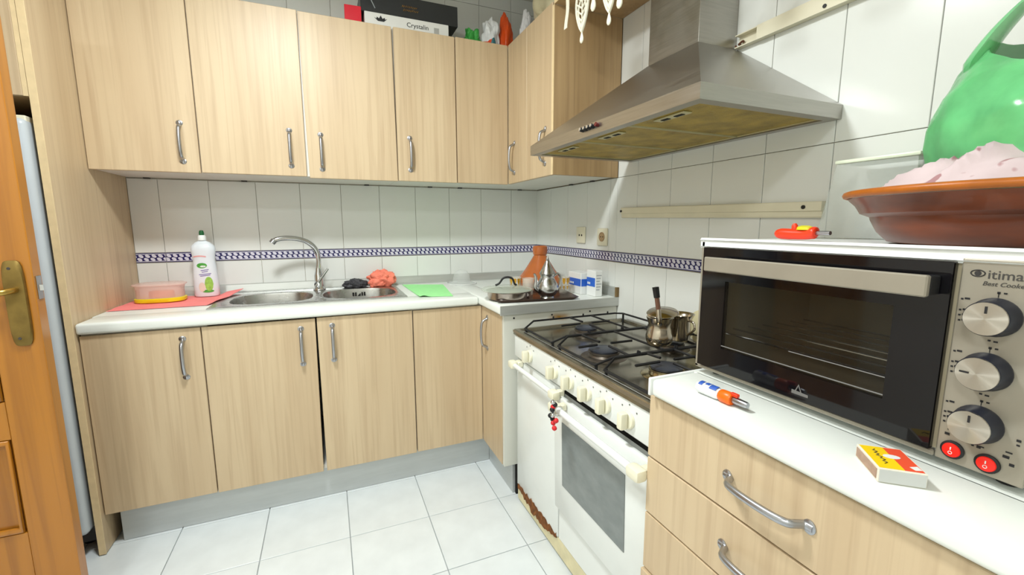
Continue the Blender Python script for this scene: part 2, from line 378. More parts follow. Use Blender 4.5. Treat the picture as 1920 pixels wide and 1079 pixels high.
# tall side panel and the cabinet over the fridge
sp = thing('tall_side_panel', 'full-height oak side panel between fridge and sink worktop', 'panel', (-2.11, -0.31, 0))
bx('panel', -2.120, -2.1005, -0.619, -0.004, 0.004, 2.45, 'oak', sp, 0.001)
bx('edge_strip', -2.121, -2.0995, -0.6215, -0.6195, 0.004, 2.45, 'oak_edge', sp, 0.0006)
bx('bracket', -2.1002, -2.088, -0.066, -0.040, 0.930, 0.944, 'ivory', sp, 0.002)
fc = thing('fridge_cabinet', 'oak cabinet mounted high above the fridge', 'cabinet', (-2.45, -0.31, 1.64))
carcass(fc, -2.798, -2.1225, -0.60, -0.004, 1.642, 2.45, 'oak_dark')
door_y(fc, -2.795, -2.1365, -0.6195, 1.640, 2.45)
bx('filler_strip', -2.1355, -2.1225, -0.6195, -0.6015, 1.640, 2.45, 'oak_edge', fc)
# fridge
fr = thing('fridge', 'tall pale fridge half hidden behind the open wooden door', 'fridge', (-2.44, -0.3, 0))
bx('body', -2.735, -2.138, -0.56, -0.03, 0.03, 1.555, 'darkgrey', fr, 0.006)
bm = B(); box(bm, -2.735, -2.134, -0.640, -0.565, 0.10, 1.570, 0.020, 5); obj('door', bm, 'fridge', fr, smooth=50)
bx('top_trim', -2.735, -2.138, -0.62, -0.03, 1.556, 1.580, 'ivory', fr, 0.004)
for x in (-2.70, -2.19):
    bm = B(); cyl(bm, (x, -0.5, 0.0), (x, -0.5, 0.032), 0.018); obj('foot', bm, 'black', fr)

# base cabinets
DZ0, DZ1, DY, DX = 0.148, 0.838, -0.600, -0.593
b1 = thing('base_cabinet', 'single-door oak base cabinet next to the tall side panel', 'cabinet', (-1.918, -0.3, 0), 'oak base cabinets')
carcass(b1, -2.098, -1.737, DY + 0.0195, -0.01, 0.15, 0.845)
door_y(b1, -2.096, -1.737 - g, DY, DZ0, DZ1, -1.797, 0.724)
b2 = thing('base_cabinet', 'double-door oak base cabinet under the sink', 'cabinet', (-1.33, -0.3, 0), 'oak base cabinets')
bm = B()
box(bm, -1.736, -1.718, DY + 0.0195, -0.01, 0.15, 0.845); box(bm, -0.944, -0.926, DY + 0.0195, -0.01, 0.15, 0.845)
box(bm, -1.718, -0.944, DY + 0.0195, -0.01, 0.15, 0.168); box(bm, -1.718, -0.944, -0.028, -0.01, 0.168, 0.70); obj('carcass', bm, 'melamine', b2)
door_y(b2, -1.736 + g, -1.332 - g, DY, DZ0 - 0.002, DZ1, -1.390, 0.724, skew=(0, -0.006))
door_y(b2, -1.329 + g, -0.927 - g, DY, DZ0 - 0.002, DZ1 + 0.002, -1.269, 0.727, skew=(0.002, 0.0))
b3 = thing('base_cabinet', 'corner oak base cabinet with a blank handleless front', 'cabinet', (-0.6, -0.3, 0), 'oak base cabinets')
carcass(b3, -0.925, -0.01, DY + 0.0195, -0.01, 0.15, 0.845)
door_y(b3, -0.925 + g, DX - 0.0005, DY, DZ0, DZ1, name='blank_door')
b4 = thing('base_cabinet', 'narrow oak base cabinet with white end panel beside the stove', 'cabinet', (-0.3, -0.75, 0), 'oak base cabinets')
carcass(b4, DX + 0.0195, -0.01, -0.868, DY + 0.0185, 0.15, 0.845)
door_x(b4, -0.862, DY - 0.001, DX, DZ0, DZ1, -0.681, 0.721)
def rustpanel():
    m, t, b = nt('white_panel_with_rust'); co = N(t, 'ShaderNodeTexCoord'); mp = N(t, 'ShaderNodeMapping'); mp.inputs['Location'].default_value = (-0.02, 0, -0.325); mp.inputs['Scale'].default_value = (11, 0, 34)
    t.links.new(co.outputs['Object'], mp.inputs[0]); ln = N(t, 'ShaderNodeVectorMath', operation='LENGTH')
    # ellipse around the stain: scale is applied before the location so shift is in scaled units
    mp.inputs['Location'].default_value = (0.02 * 11, 0, -0.318 * 34)
    t.links.new(mp.outputs[0], ln.inputs[0]); ns = N(t, 'ShaderNodeTexNoise'); ns.inputs['Scale'].default_value = 25
    t.links.new(co.outputs['Object'], ns.inputs['Vector'])
    a = math_n(t, 'ADD', ln.outputs['Value'], math_n(t, 'MULTIPLY', ns.outputs['Fac'], 0.5))
    r = N(t, 'ShaderNodeValToRGB'); r.color_ramp.elements[0].position = 0.35; r.color_ramp.elements[1].position = 1.15
    r.color_ramp.elements[0].color = lin((158, 112, 10)); r.color_ramp.elements[1].position = 1.0; r.color_ramp.elements[1].color = lin((216, 216, 206))
    t.links.new(a, r.inputs[0]); t.links.new(r.outputs[0], b.inputs['Base Color']); b.inputs['Roughness'].default_value = 0.45; return m
M['rustpanel'] = rustpanel()
bx('end_panel', DX + 0.001, -0.01, -0.887, -0.8685, 0.15, 0.845, 'rustpanel', b4, 0.001)
for x in (-0.545, -0.36, -0.16):
    bm = B(); cyl(bm, (x, -0.8865, 0.829), (x, -0.889, 0.829), 0.004, 10); obj('screw', bm, 'black', b4)
bx('plinth_filler', DX + 0.06, -0.02, -0.884, -0.87, 0.0, 0.15, 'dark', b4)
# plinths
bx('kick_board', -2.070, -0.545, -0.552, -0.540, 0.002, 0.150, 'alu', label='long brushed aluminium kick board under the sink cabinets', cat='kick board')
bx('kick_board', -0.544, -0.532, -0.868, -0.5525, 0.002, 0.150, 'alu', label='short aluminium kick board beside the stove', cat='kick board')

# drawer unit on the near side of the stove
d1 = thing('drawer_unit', 'oak drawer unit with bow handles under the near worktop', 'drawers', (-0.3, -2.3, 0))
carcass(d1, -0.578, -0.01, -3.10, -1.8185, 0.15, 0.845, 'oak')
hm = []
for i, (z0, z1, hz) in enumerate(((0.690, 0.838, 0.760), (0.548, 0.686, 0.616), (0.400, 0.544, 0.470), (0.150, 0.396, 0.300))):
    for y0, y1 in ((-2.430, -1.8165), (-3.10, -2.433)):
        bm = B(); box(bm, -0.600 - (0.006 if i == 3 else 0), -0.5785, y0, y1, z0, z1, 0.0015, 1); dr = obj('drawer_front', bm, 'oak', d1)
        yc = -2.112 if y1 > -2 else -2.76
        inst('handle', HANDLE, (-0.600, yc, hz), dr, rot=(Matrix.Rotation(-PI / 2, 4, 'Z') @ Matrix.Rotation(PI / 2, 4, 'Y')).to_euler())
bx('kick_strip', -0.548, -0.535, -3.10, -1.83, 0.002, 0.15, 'alu', d1)

# worktops
def nosed(bm, x0, x1, y0, y1, z0, z1, r=0.010): box(bm, x0, x1, y0, y1, z0, z1, r, 3)
SX0, SX1, SY0, SY1 = -1.72, -0.945, -0.470, -0.055      # cut-out for the sink
bm = B(); T0 = ZW - 0.040
nosed(bm, -2.099, -0.612, -0.615, SY0, T0, ZW)
box(bm, -2.099, SX0, SY0 - 0.012, -0.0065, T0, ZW); box(bm, SX1, -0.612, SY0 - 0.012, -0.0065, T0, ZW); box(bm, SX0, SX1, SY1, -0.0065, T0, ZW)
obj('worktop', bm, 'counter', label='long white laminate worktop holding the sink', cat='worktop', smooth=40)
wt2 = thing('worktop', 'short white worktop with a steel end strip beside the stove', 'worktop', (-0.3, -0.45, T0))
bm = B(); nosed(bm, -0.611, -0.50, -0.893, -0.008, T0, ZW); box(bm, -0.512, -0.0065, -0.893, -0.008, T0, ZW); obj('slab', bm, 'counter', wt2, smooth=40)
bm = B(); box(bm, -0.612, -0.0065, -0.897, -0.8932, T0 - 0.001, ZW + 0.001, 0.0015, 2); obj('end_strip', bm, 'strip', wt2)
wt3 = thing('worktop', 'white worktop carrying the table oven, in the foreground', 'worktop', (-0.3, -2.4, T0))
bm = B(); nosed(bm, -0.618, -0.48, -3.12, -1.838, T0, ZW); box(bm, -0.492, -0.0065, -3.12, -1.838, T0, ZW); obj('slab', bm, 'counter', wt3, smooth=40)
bm = B(); box(bm, -0.619, -0.0065, -1.8365, -1.8285, T0 - 0.001, ZW + 0.001, 0.0035, 3); obj('end_cap', bm, 'white', wt3, smooth=40)
# steel upstands along the walls
bm = B(); prism(bm, [(-0.0065, ZW + 0.0005), (-0.020, ZW + 0.0005), (-0.020, ZW + 0.010), (-0.013, ZW + 0.042), (-0.0065, ZW + 0.046)], 2.0915, frame((-2.099, 0, 0), (0, 1, 0), (0, 0, 1)))
obj('trim_1', bm, 'strip', kind='structure', label='steel upstand strip along the sink wall')
t2 = thing('trim_2', 'steel upstand strip with brown end plug on the stove wall', None, (-0.01, -0.45, ZW), kind='structure')
bm = B(); prism(bm, [(-0.0065, ZW + 0.0005), (-0.020, ZW + 0.0005), (-0.020, ZW + 0.010), (-0.013, ZW + 0.042), (-0.0065, ZW + 0.046)], 0.862, frame((0, -0.022, 0), (1, 0, 0), (0, 0, 1))); obj('strip', bm, 'strip', t2)
bx('end_plug', -0.022, -0.0065, -0.898, -0.8845, ZW + 0.0015, ZW + 0.047, plain('brown_plug', (120, 98, 62), 0.6), t2, 0.001)

# ------------------------------------------------------------------ sink and tap
sk = thing('sink', 'steel double-bowl inset sink in the worktop', 'sink', (-1.33, -0.26, ZW))
X0, X1, Y0, Y1 = -1.738, -0.928, -0.490, -0.026
def bowl(bm, xa, xb, cx, cy, a, b, power, depth):
    """rim plate from rectangle to super-ellipse hole and the bowl below it"""
    angs = sorted([2 * PI * i / 64 for i in range(64)] + [math.atan2(y - cy, x - cx) % (2 * PI) for x in (xa, xb) for y in (Y0, Y1)])
    zt = ZW + 0.0055; rect = []; hole = []
    for t in angs:
        c, s = math.cos(t), math.sin(t)
        k = min(((xb if c > 0 else xa) - cx) / c if abs(c) > 1e-9 else 9, ((Y1 if s > 0 else Y0) - cy) / s if abs(s) > 1e-9 else 9)
        rect.append((cx + c * k, cy + s * k)); q = (abs(c / a) ** power + abs(s / b) ** power) ** (-1 / power); hole.append((c * q, s * q))
    R = lambda k, z: [Vector((cx + x * k, cy + y * k, z)) for x, y in hole]
    loft(bm, [[Vector((x, y, ZW + 0.0004)) for x, y in rect], [Vector((x, y, ZW + 0.0045)) for x, y in rect],
              [Vector((cx + (x - cx) * 0.985, cy + (y - cy) * 0.985, zt)) for x, y in rect], R(1.03, zt), R(1.0, zt - 0.002), R(0.985, zt - 0.012), R(0.95, zt - depth * 0.6), R(0.90, zt - depth * 0.9), R(0.80, zt - depth), R(0.13, zt - depth - 0.004)], cap0=False)
bm = B(); bowl(bm, X0, -1.318, -1.515, -0.285, 0.170, 0.158, 2.9, 0.155); bowl(bm, -1.318, X1, -1.130, -0.285, 0.172, 0.158, 2.6, 0.155)
bmesh.ops.remove_doubles(bm, verts=bm.verts, dist=0.0004)
obj('basin', bm, 'sink', sk, smooth=35)
for cx in (-1.515, -1.130):
    bm = B(); lathe(bm, [(0.036, ZW - 0.157), (0.036, ZW - 0.150), (0.022, ZW - 0.150), (0.020, ZW - 0.152)], (cx, -0.285, 0), 24); obj('drain', bm, 'chrome', sk, smooth=40)
for x0, x1, k in ((-1.158, -1.150, 0), (-1.146, -1.138, 0), (-1.134, -1.118, 1), (-1.114, -1.106, 0), (-1.102, -1.094, 0)):
    bm = B()
    if k: prism(bm, [(x0, 0.852), (x1, 0.852), (x1, 0.868)], 0.003, frame((0, -0.1385, 0), (1, 0, 0), (0, 0, 1)))
    else: box(bm, x0, x1, -0.1415, -0.1385, 0.852, 0.872)
    obj('overflow_slot', bm, 'dark', sk)
tp = thing('tap', 'chrome swan-neck mixer tap between the sink bowls', 'tap', (-1.318, -0.105, ZW + 0.006))
bm = B(); lathe(bm, [(0.030, 0), (0.030, 0.006), (0.025, 0.012), (0.022, 0.02), (0.022, 0.075), (0.019, 0.085), (0.015, 0.10), (0.013, 0.115)], (-1.318, -0.105, ZW + 0.0062), 24); obj('body', bm, 'chrome', tp, smooth=40)
bm = B(); tube(bm, smoothpts([(-1.318, -0.105, 1.000), (-1.314, -0.106, 1.045), (-1.318, -0.110, 1.085), (-1.335, -0.120, 1.120), (-1.365, -0.135, 1.146), (-1.405, -0.150, 1.160), (-1.450, -0.163, 1.165), (-1.490, -0.172, 1.160), (-1.508, -0.176, 1.150)], 5), 0.0125, 14, ref=(0, 1, 0)); obj('spout', bm, 'chrome', tp, smooth=50)
bm = B(); cyl(bm, (-1.306, -0.176, 1.0), (-1.306, -0.176, 1.0), 0.001); bm.clear(); cyl(bm, (-1.503, -0.175, 1.156), (-1.514, -0.177, 1.142), 0.0145, 16); obj('aerator', bm, 'satin', tp, smooth=40)
bm = B(); tube(bm, [(-1.336, -0.150, 0.915), (-1.315, -0.140, 0.945), (-1.290, -0.128, 0.978), (-1.272, -0.120, 1.002)], [0.006, 0.0065, 0.006, 0.0055], 10, ref=(0, 1, 0)); cyl(bm, (-1.326, -0.125, 0.930), (-1.328, -0.150, 0.926), 0.013, 14); obj('lever', bm, 'chrome', tp, smooth=50)

# ------------------------------------------------------------------ extractor hood
hd = thing('extractor_hood', 'brushed steel pyramid extractor hood over the stove', 'hood', (-0.25, -1.38, 1.50))
HX, HY0, HY1, HZ0, HZ1 = -0.500, -1.816, -0.952, 1.501, 1.537
def rect(x0, x1, y0, y1, z): return [Vector(p) for p in ((x0, y0, z), (x1, y0, z), (x1, y1, z), (x0, y1, z))]
bm = B()
loft(bm, [rect(HX, -0.0075, HY0, HY1, HZ1), rect(-0.172, -0.0075, -1.472, -1.238, 1.790)], cap0=False, cap1=True)
loft(bm, [rect(HX + 0.03, -0.035, HY0 + 0.03, HY1 - 0.03, HZ0), rect(HX, -0.0075, HY0, HY1, HZ0), rect(HX, -0.0075, HY0, HY1, HZ1)], cap0=False, cap1=False)
loft(bm, [rect(HX + 0.03, -0.035, HY0 + 0.03, HY1 - 0.03, HZ0), rect(HX + 0.03, -0.035, HY0 + 0.03, HY1 - 0.03, HZ0 + 0.015)], cap0=False, cap1=True)
obj('canopy', bm, 'steel', hd)
bm = B(); box(bm, -0.170, -0.0075, -1.470, -1.240, 1.7905, 2.1275, 0.001, 1); obj('chimney', bm, 'steel', hd)
def filter_mat():
    m = plain('greasy_filter_mesh', (168, 142, 58), 0.42, 0.35, var=0.35, scale=14, bump=0.0)
    t = m.node_tree; b = t.nodes['Principled BSDF']; ch = N(t, 'ShaderNodeTexVoronoi'); ch.inputs['Scale'].default_value = 260
    co = N(t, 'ShaderNodeTexCoord'); t.links.new(co.outputs['Object'], ch.inputs['Vector']); bp = N(t, 'ShaderNodeBump'); bp.inputs['Strength'].default_value = 0.8; bp.inputs['Distance'].default_value = 0.002
    t.links.new(ch.outputs['Distance'], bp.inputs['Height']); t.links.new(bp.outputs[0], b.inputs['Normal']); return m
M['filter'] = filter_mat()
for y0, y1 in ((-1.258, -0.990), (-1.520, -1.262), (-1.780, -1.524)):
    bm = B(); box(bm, -0.462, -0.040, y0, y1, HZ0 + 0.006, HZ0 + 0.013, 0.001, 1); f = obj('filter', bm, 'filter', hd)
    bm = B(); tube(bm, [(-0.462, y0, HZ0 + 0.006), (-0.040, y0, HZ0 + 0.006), (-0.040, y1, HZ0 + 0.006), (-0.462, y1, HZ0 + 0.006)], 0.004, 6, closed=True); obj('filter_frame', bm, plain('greasy_frame', (178, 170, 130), 0.4, 0.6), f)
    yc = (y0 + y1) / 2
    bx('latch_plate', -0.440, -0.412, yc - 0.055, yc + 0.055, HZ0 + 0.002, HZ0 + 0.0055, plain('latch_grey', (196, 190, 150), 0.4, 0.4), f, 0.001)
    bx('latch_slot', -0.432, -0.420, yc + 0.010, yc + 0.035, HZ0 + 0.0005, HZ0 + 0.0018, 'dark', f); bx('latch_slot', -0.432, -0.420, yc - 0.040, yc - 0.012, HZ0 + 0.0005, HZ0 + 0.0018, 'dark', f)
for i, y in enumerate((-1.342, -1.362, -1.382, -1.402, -1.425)):
    bm = B(); cyl(bm, (HX - 0.0002, y, 1.524), (HX - 0.010, y, 1.526), 0.0065, 12); obj('button', bm, 'black' if i < 4 else plain('dark_red_button', (90, 24, 22), 0.4), hd, smooth=40)
    if i < 4:
        bm = B(); cyl(bm, (HX - 0.0105, y, 1.526), (HX - 0.0135, y, 1.5265), 0.0048, 12); obj('button_cap', bm, 'chrome', hd, smooth=40)

# ------------------------------------------------------------------ stove
st = thing('gas_stove', 'old white five-burner gas stove with oven and bottle compartment', 'stove', (-0.3, -1.37, 0))
SL, SR = -0.926, -1.814
bx('body', -0.540, -0.02, SR, SL, 0.012, 0.768, 'enamel', st, 0.003)
bm = B(); box(bm, -0.572, -0.5405, SR, SL, 0.674, 0.787, 0.006, 3); obj('control_panel', bm, 'enamel', st, smooth=40)
hobm = plain('stained_hob_steel', (136, 130, 114), 0.16, 0.85, var=0.3, scale=9)
bm = B(); hx0, hx1 = -0.576, -0.022
loft(bm, [rect(hx0, hx1, SR - 0.001, SL + 0.001, 0.7695), rect(hx0, hx1, SR - 0.001, SL + 0.001, 0.7875), rect(hx0 + 0.004, hx1 - 0.004, SR + 0.003, SL - 0.003, 0.7925), rect(hx0 + 0.020, hx1 - 0.015, SR + 0.018, SL - 0.018, 0.7925), rect(hx0 + 0.034, hx1 - 0.03, SR + 0.034, SL - 0.034, 0.783)], cap0=True, cap1=True)
obj('hob_top', bm, hobm, st)
bx('hob_trim', hx0 - 0.0035, hx0 - 0.0004, SR, SL, 0.781, 0.790, plain('brown_trim', (132, 120, 102), 0.35, 0.5), st, 0.001)
bmat = plain('burner_alloy', (112, 104, 96), 0.35, 0.8, var=0.2, scale=30); capm = plain('burner_cap_enamel', (58, 62, 72), 0.3, 0.2, var=0.2)
cups = plain('bright_burner_cup', (190, 176, 140), 0.2, 1.0, var=0.2, scale=20)
for x, y, r, k in ((-0.320, -1.085, 0.046, 0), (-0.435, -1.378, 0.052, 0), (-0.150, -1.395, 0.040, 0), (-0.370, -1.605, 0.050, 1), (-0.150, -1.690, 0.040, 0)):
    bn = None; bm = B()
    lathe(bm, [(r * 1.5, 0.7832), (r * 1.45, 0.785), (r * 1.0, 0.787), (r * 0.92, 0.795), (r * 1.02, 0.798), (r * 1.02, 0.803), (r * 0.9, 0.804)], (x, y, 0), 28); bn = obj('burner', bm, cups if k else bmat, st, smooth=40)
    bm = B(); lathe(bm, [(r * 0.93, 0.8045), (r * 0.95, 0.810), (r * 0.8, 0.813), (r * 0.3, 0.8145)], (x, y, 0), 28); obj('burner_cap', bm, capm, bn, smooth=40)
GZ = 0.824
def grate(y0, y1, burners):
    bm = B(); xa, xb = -0.545, -0.050
    ring = [(xa, y0 + 0.02, GZ - 0.024), (xa + 0.05, y0, GZ), (xb - 0.03, y0, GZ), (xb, y0 + 0.02, GZ), (xb, y1 - 0.02, GZ), (xb - 0.03, y1, GZ), (xa + 0.05, y1, GZ), (xa, y1 - 0.02, GZ - 0.024)]
    tube(bm, ring, 0.0042, 6, closed=True)
    for x in (-0.40, -0.25, -0.12):
        for y in (y0, y1): cyl(bm, (x, y, GZ), (x, y, GZ + 0.012), 0.005, 6, 0.003)
    for bx_, by_ in burners:
        for dx, dy in ((1, 0), (-1, 0), (0, 1), (0, -1)):
            if dx: p1 = (bx_ + dx * 0.115, by_, GZ + 0.002); p1 = (max(xa + 0.01, min(xb, p1[0])), by_, GZ + 0.002)
            else: p1 = (bx_, y1 if dy > 0 else y0, GZ)
            cyl(bm, (bx_ + dx * 0.028, by_ + dy * 0.028, GZ + 0.003), p1, 0.0045, 6)
    xm = sum(b[0] for b in burners) / len(burners) if len(burners) > 1 else xb - 0.16
    cyl(bm, (xm, y0, GZ), (xm, y1, GZ), 0.0042, 6)
    for x, y in ((xa + 0.006, y0 + 0.022), (xa + 0.006, y1 - 0.022), (xb, y0 + 0.022), (xb, y1 - 0.022)): cyl(bm, (x, y, 0.7835 if x > -0.54 else 0.792), (x, y, GZ - (0.02 if x < -0.4 else 0)), 0.005, 6)
    obj('pan_grate', bm, 'black', st, smooth=50)
grate(-1.228, -0.952, [(-0.320, -1.085)])
grate(-1.510, -1.236, [(-0.435, -1.378), (-0.150, -1.395)])
grate(-1.792, -1.518, [(-0.370, -1.605), (-0.150, -1.690)])
knob_bm = None
for y in (-1.082, -1.284, -1.391, -1.494, -1.591, -1.694):
    bm = B(); X = Matrix.Rotation(-PI / 2, 4, 'Y')
    lathe(bm, [(0.024, 0), (0.024, 0.008), (0.022, 0.010)], (-0.5725, y, 0.716), 24, xf=X); kn = obj('knob', bm, 'cream', st, smooth=40)
    bm = B(); box(bm, -0.606, -0.583, y - 0.011, y + 0.011, 0.694, 0.740, 0.005, 2); obj('knob_grip', bm, 'cream', kn, smooth=40)
    bm = B()
    for dy, dz in ((0.0, 0.042), (-0.030, 0.030), (0.030, 0.03)): box(bm, -0.5732, -0.5722, y + dy - 0.002, y + dy + 0.002, 0.716 + dz - 0.002, 0.716 + dz + 0.002)
    obj('knob_marks', bm, 'greyink', kn, kind='stuff')
# bottle compartment door, oven door
bm = B(); box(bm, -0.560, -0.5412, -1.298, SL, 0.082, 0.664, 0.004, 2); gd = obj('bottle_compartment_door', bm, 'enamel', st, smooth=40)
bm = B(); tube(bm, [(-0.600, -0.965, 0.655), (-0.600, -1.345, 0.655)], 0.0095, 12); obj('handle_bar', bm, 'enamel', gd, smooth=40)
for y in (-0.975, -1.330):
    bm = B(); box(bm, -0.616, -0.585, y - 0.022, y + 0.022, 0.640, 0.670, 0.008, 2); box(bm, -0.587, -0.5602, y - 0.008 + (0.0 if y < -1.2 else -0.012), y + 0.014, 0.643, 0.667, 0.004, 1); obj('handle_bracket', bm, 'cream', gd, smooth=40)
rfm = plain('cream_base_rail', (222, 212, 172), 0.5, var=0.1, scale=20)
bx('base_rail', -0.556, -0.5412, SR, SL, 0.013, 0.080, rfm, st, 0.002)
bm = B(); pts = []
random.seed(3); n = 26
top = [(-0.935 - i * 0.355 / n, 0.086 + random.uniform(-0.004, 0.014)) for i in range(n + 1)]
bot = [(-0.935 - i * 0.355 / n, 0.064 - 0.02 * math.sin(PI * i / n) + random.uniform(-0.012, 0.012)) for i in range(n + 1)]
pr = [[bm.verts.new((-0.5612, y, z)) for y, z in rr] for rr in (bot, top)]; pr2 = [[bm.verts.new((-0.5562, y, z)) for y, z in rr] for rr in (bot, top)]
for i in range(n):
    bm.faces.new((pr[0][i], pr[0][i + 1], pr[1][i + 1], pr[1][i])); bm.faces.new((pr[0][i], pr2[0][i], pr2[0][i + 1], pr[0][i + 1])); bm.faces.new((pr[1][i], pr[1][i + 1], pr2[1][i + 1], pr2[1][i]))
obj('rust_patch', bm, 'rust', st, label='flaking brown rust along the bottom edge')
bx('lower_panel', -0.558, -0.5412, SR + 0.002, -1.302, 0.083, 0.214, 'enamel', st, 0.003)
bx('panel_edge', -0.561, -0.5585, SR + 0.002, -1.302, 0.205, 0.214, 'cream', st, 0.001)
bx('dark_gap', -0.5425, -0.5405, SR + 0.002, -1.302, 0.640, 0.673, 'dark', st)
od = None; tilt = Matrix.Translation((-0.555, 0, 0.22)) @ Matrix.Rotation(-0.022, 4, 'Y') @ Matrix.Translation((0.555, 0, -0.22))
bm = B(); box(bm, -0.576, -0.556, SR + 0.002, -1.302, 0.221, 0.648, 0.005, 2, xf=tilt); od = obj('oven_door', bm, 'enamel', st, smooth=40)
def dotglass():
    m, t, b = nt('grey_oven_glass'); b.inputs['Base Color'].default_value = lin((120, 126, 126)); b.inputs['Roughness'].default_value = 0.12
    ns = N(t, 'ShaderNodeTexNoise'); ns.inputs['Scale'].default_value = 6; r = N(t, 'ShaderNodeValToRGB'); r.color_ramp.elements[0].color = lin((104, 112, 112)); r.color_ramp.elements[1].color = lin((136, 142, 140))
    t.links.new(ns.outputs['Fac'], r.inputs[0]); t.links.new(r.outputs[0], b.inputs['Base Color']); return m
bm = B(); box(bm, -0.5785, -0.5765, -1.702, -1.362, 0.335, 0.566, xf=tilt); obj('oven_window', bm, dotglass(), od)
bm = B(); tube(bm, [tilt @ Vector((-0.616, -1.385, 0.636)), tilt @ Vector((-0.616, -1.795, 0.636))], 0.0105, 12); obj('handle_bar', bm, 'enamel', od, smooth=40)
for y in (-1.385, -1.795):
    bm = B(); box(bm, -0.634, -0.600, y - 0.024, y + 0.024, 0.620, 0.652, 0.009, 2, xf=tilt); box(bm, -0.602, -0.5765, y - 0.012, y + 0.012, 0.622, 0.645, 0.004, 1, xf=tilt); obj('handle_bracket', bm, 'cream', od, smooth=40)
bm = B(); box(bm, -0.582, -0.5765, -1.352, -1.328, 0.588, 0.626, 0.002, 1, xf=tilt); hl = obj('hinge_plate', bm, 'ivory', od)
for z in (0.615, 0.598):
    bm = B(); cyl(bm, tilt @ Vector((-0.5823, -1.340 + (z - 0.606) * 0.5, z)), tilt @ Vector((-0.5845, -1.340 + (z - 0.606) * 0.5, z)), 0.004, 8); obj('rivet', bm, plain('dark_red_rivet', (110, 40, 36), 0.5), hl)
st.location.x += 0.013; WP[st].x += 0.013
# charm hanging on the oven handle
ch = thing('charm', 'small beaded charm of silver, black and red hanging on the oven handle', 'charm', (-0.612, -1.425, 0.62))
random.seed(11)
for i in range(11):
    mt = ['chrome', 'black', 'red', 'black', 'white'][i % 5] if i < 9 else 'red'
    bm = B(); c = (-0.640 + random.uniform(-0.006, 0.006), -1.425 + random.uniform(-0.016, 0.016), 0.672 - 0.0078 * i)
    lathe(bm, [(0.002, -0.008), (0.007, -0.004), (0.0085, 0.0), (0.007, 0.005), (0.002, 0.009)], c, 10); obj('bead', bm, mt, ch, smooth=60)
bm = B(); tube(bm, [(-0.624 + 0.0 , -1.425, 0.658)] and [(-0.622 + 0.016 * math.cos(a), -1.425, 0.640 + 0.016 * math.sin(a)) for a in [2 * PI * k / 14 for k in range(14)]], 0.0015, 6, ref=(0, 1, 0), closed=True); obj('ring', bm, 'chrome', ch, smooth=60)

# ------------------------------------------------------------------ pots on the stove
KZ = GZ + 0.0078
kx, ky = -0.262, -1.462
# pot stands on the grate between the rear burner and the cross bar
cp = thing('coffee_pot', 'polished steel coffee pot with a long upright handle on the stove', 'pot', (kx, ky, GZ + 0.005))
potm = plain('polished_warm_steel', (190, 180, 164), 0.16, 1.0, var=0.1, scale=10)
b0 = GZ + 0.005
bm = B(); lathe(bm, [(0.032, 0), (0.038, 0.004), (0.043, 0.016), (0.044, 0.030), (0.038, 0.052), (0.035, 0.066), (0.040, 0.084), (0.044, 0.094), (0.041, 0.092), (0.032, 0.066), (0.039, 0.030), (0.027, 0.008)], (kx, ky, b0), 32); obj('body', bm, potm, cp, smooth=50)
hd_ = Vector((-0.70, -0.71, 0)); hs = lambda d, dz, k=0.0: Vector((kx, ky, b0 + dz)) + hd_ * d + Vector((-0.71, 0.70, 0)) * k
bm = B(); tube(bm, [hs(0.038, 0.082), hs(0.050, 0.092), hs(0.052, 0.112, 0.002), hs(0.050, 0.128, 0.004)], [0.006, 0.010, 0.0085, 0.008], 8, ref=hd_); hh = obj('handle', bm, potm, cp, smooth=50)
bm = B(); tube(bm, [hs(0.050, 0.1285, 0.004), hs(0.047, 0.165, 0.010)], 0.0075, 8, ref=hd_); obj('handle_inlay', bm, plain('brown_inlay', (104, 70, 52), 0.5), hh, smooth=40)
bm = B(); tube(bm, [hs(0.047, 0.1655, 0.010), hs(0.046, 0.200, 0.016)], [0.0095, 0.0105], 4, ref=hd_); obj('handle_grip', bm, 'black', hh)
bm = B(); lathe(bm, [(0.050, 0.0), (0.052, 0.002), (0.048, 0.006), (0.02, 0.010), (0.006, 0.012)], (kx + 0.014, ky + 0.004, b0 + 0.105), 32, xf=Matrix.Rotation(math.radians(-10), 4, 'Y') @ Matrix.Rotation(math.radians(6), 4, 'X')); obj('lid', bm, potm, cp, smooth=40)
mx_, my_ = -0.155, -1.440
mp = thing('milk_pot', 'small steel pot standing behind the coffee pot', 'pot', (mx_, my_, GZ + 0.005))
bm = B(); lathe(bm, [(0.034, 0), (0.038, 0.004), (0.039, 0.07), (0.047, 0.088), (0.050, 0.092), (0.046, 0.090), (0.036, 0.07), (0.034, 0.008)], (mx_, my_, GZ + 0.0052), 28); obj('body', bm, potm, mp, smooth=40)
bm = B(); tube(bm, smoothpts([(mx_, my_ - 0.036, GZ + 0.08), (mx_, my_ - 0.062, GZ + 0.078), (mx_, my_ - 0.068, GZ + 0.055), (mx_, my_ - 0.038, GZ + 0.03)], 4), 0.004, 8, ref=(1, 0, 0)); obj('handle', bm, potm, mp, smooth=50)
bm = B(); lathe(bm, [(0.056, 0.0), (0.060, 0.002), (0.060, 0.005), (0.052, 0.008), (0.012, 0.010)], (-0.026, -1.415, 0.858), 32, xf=Matrix.Rotation(math.radians(-82), 4, 'Y'))
obj('pot_lid', bm, plain('cream_lid', (206, 198, 160), 0.35, var=0.05), label='round cream lid leaning on the tiles behind the stove pots', cat='lid', smooth=40)

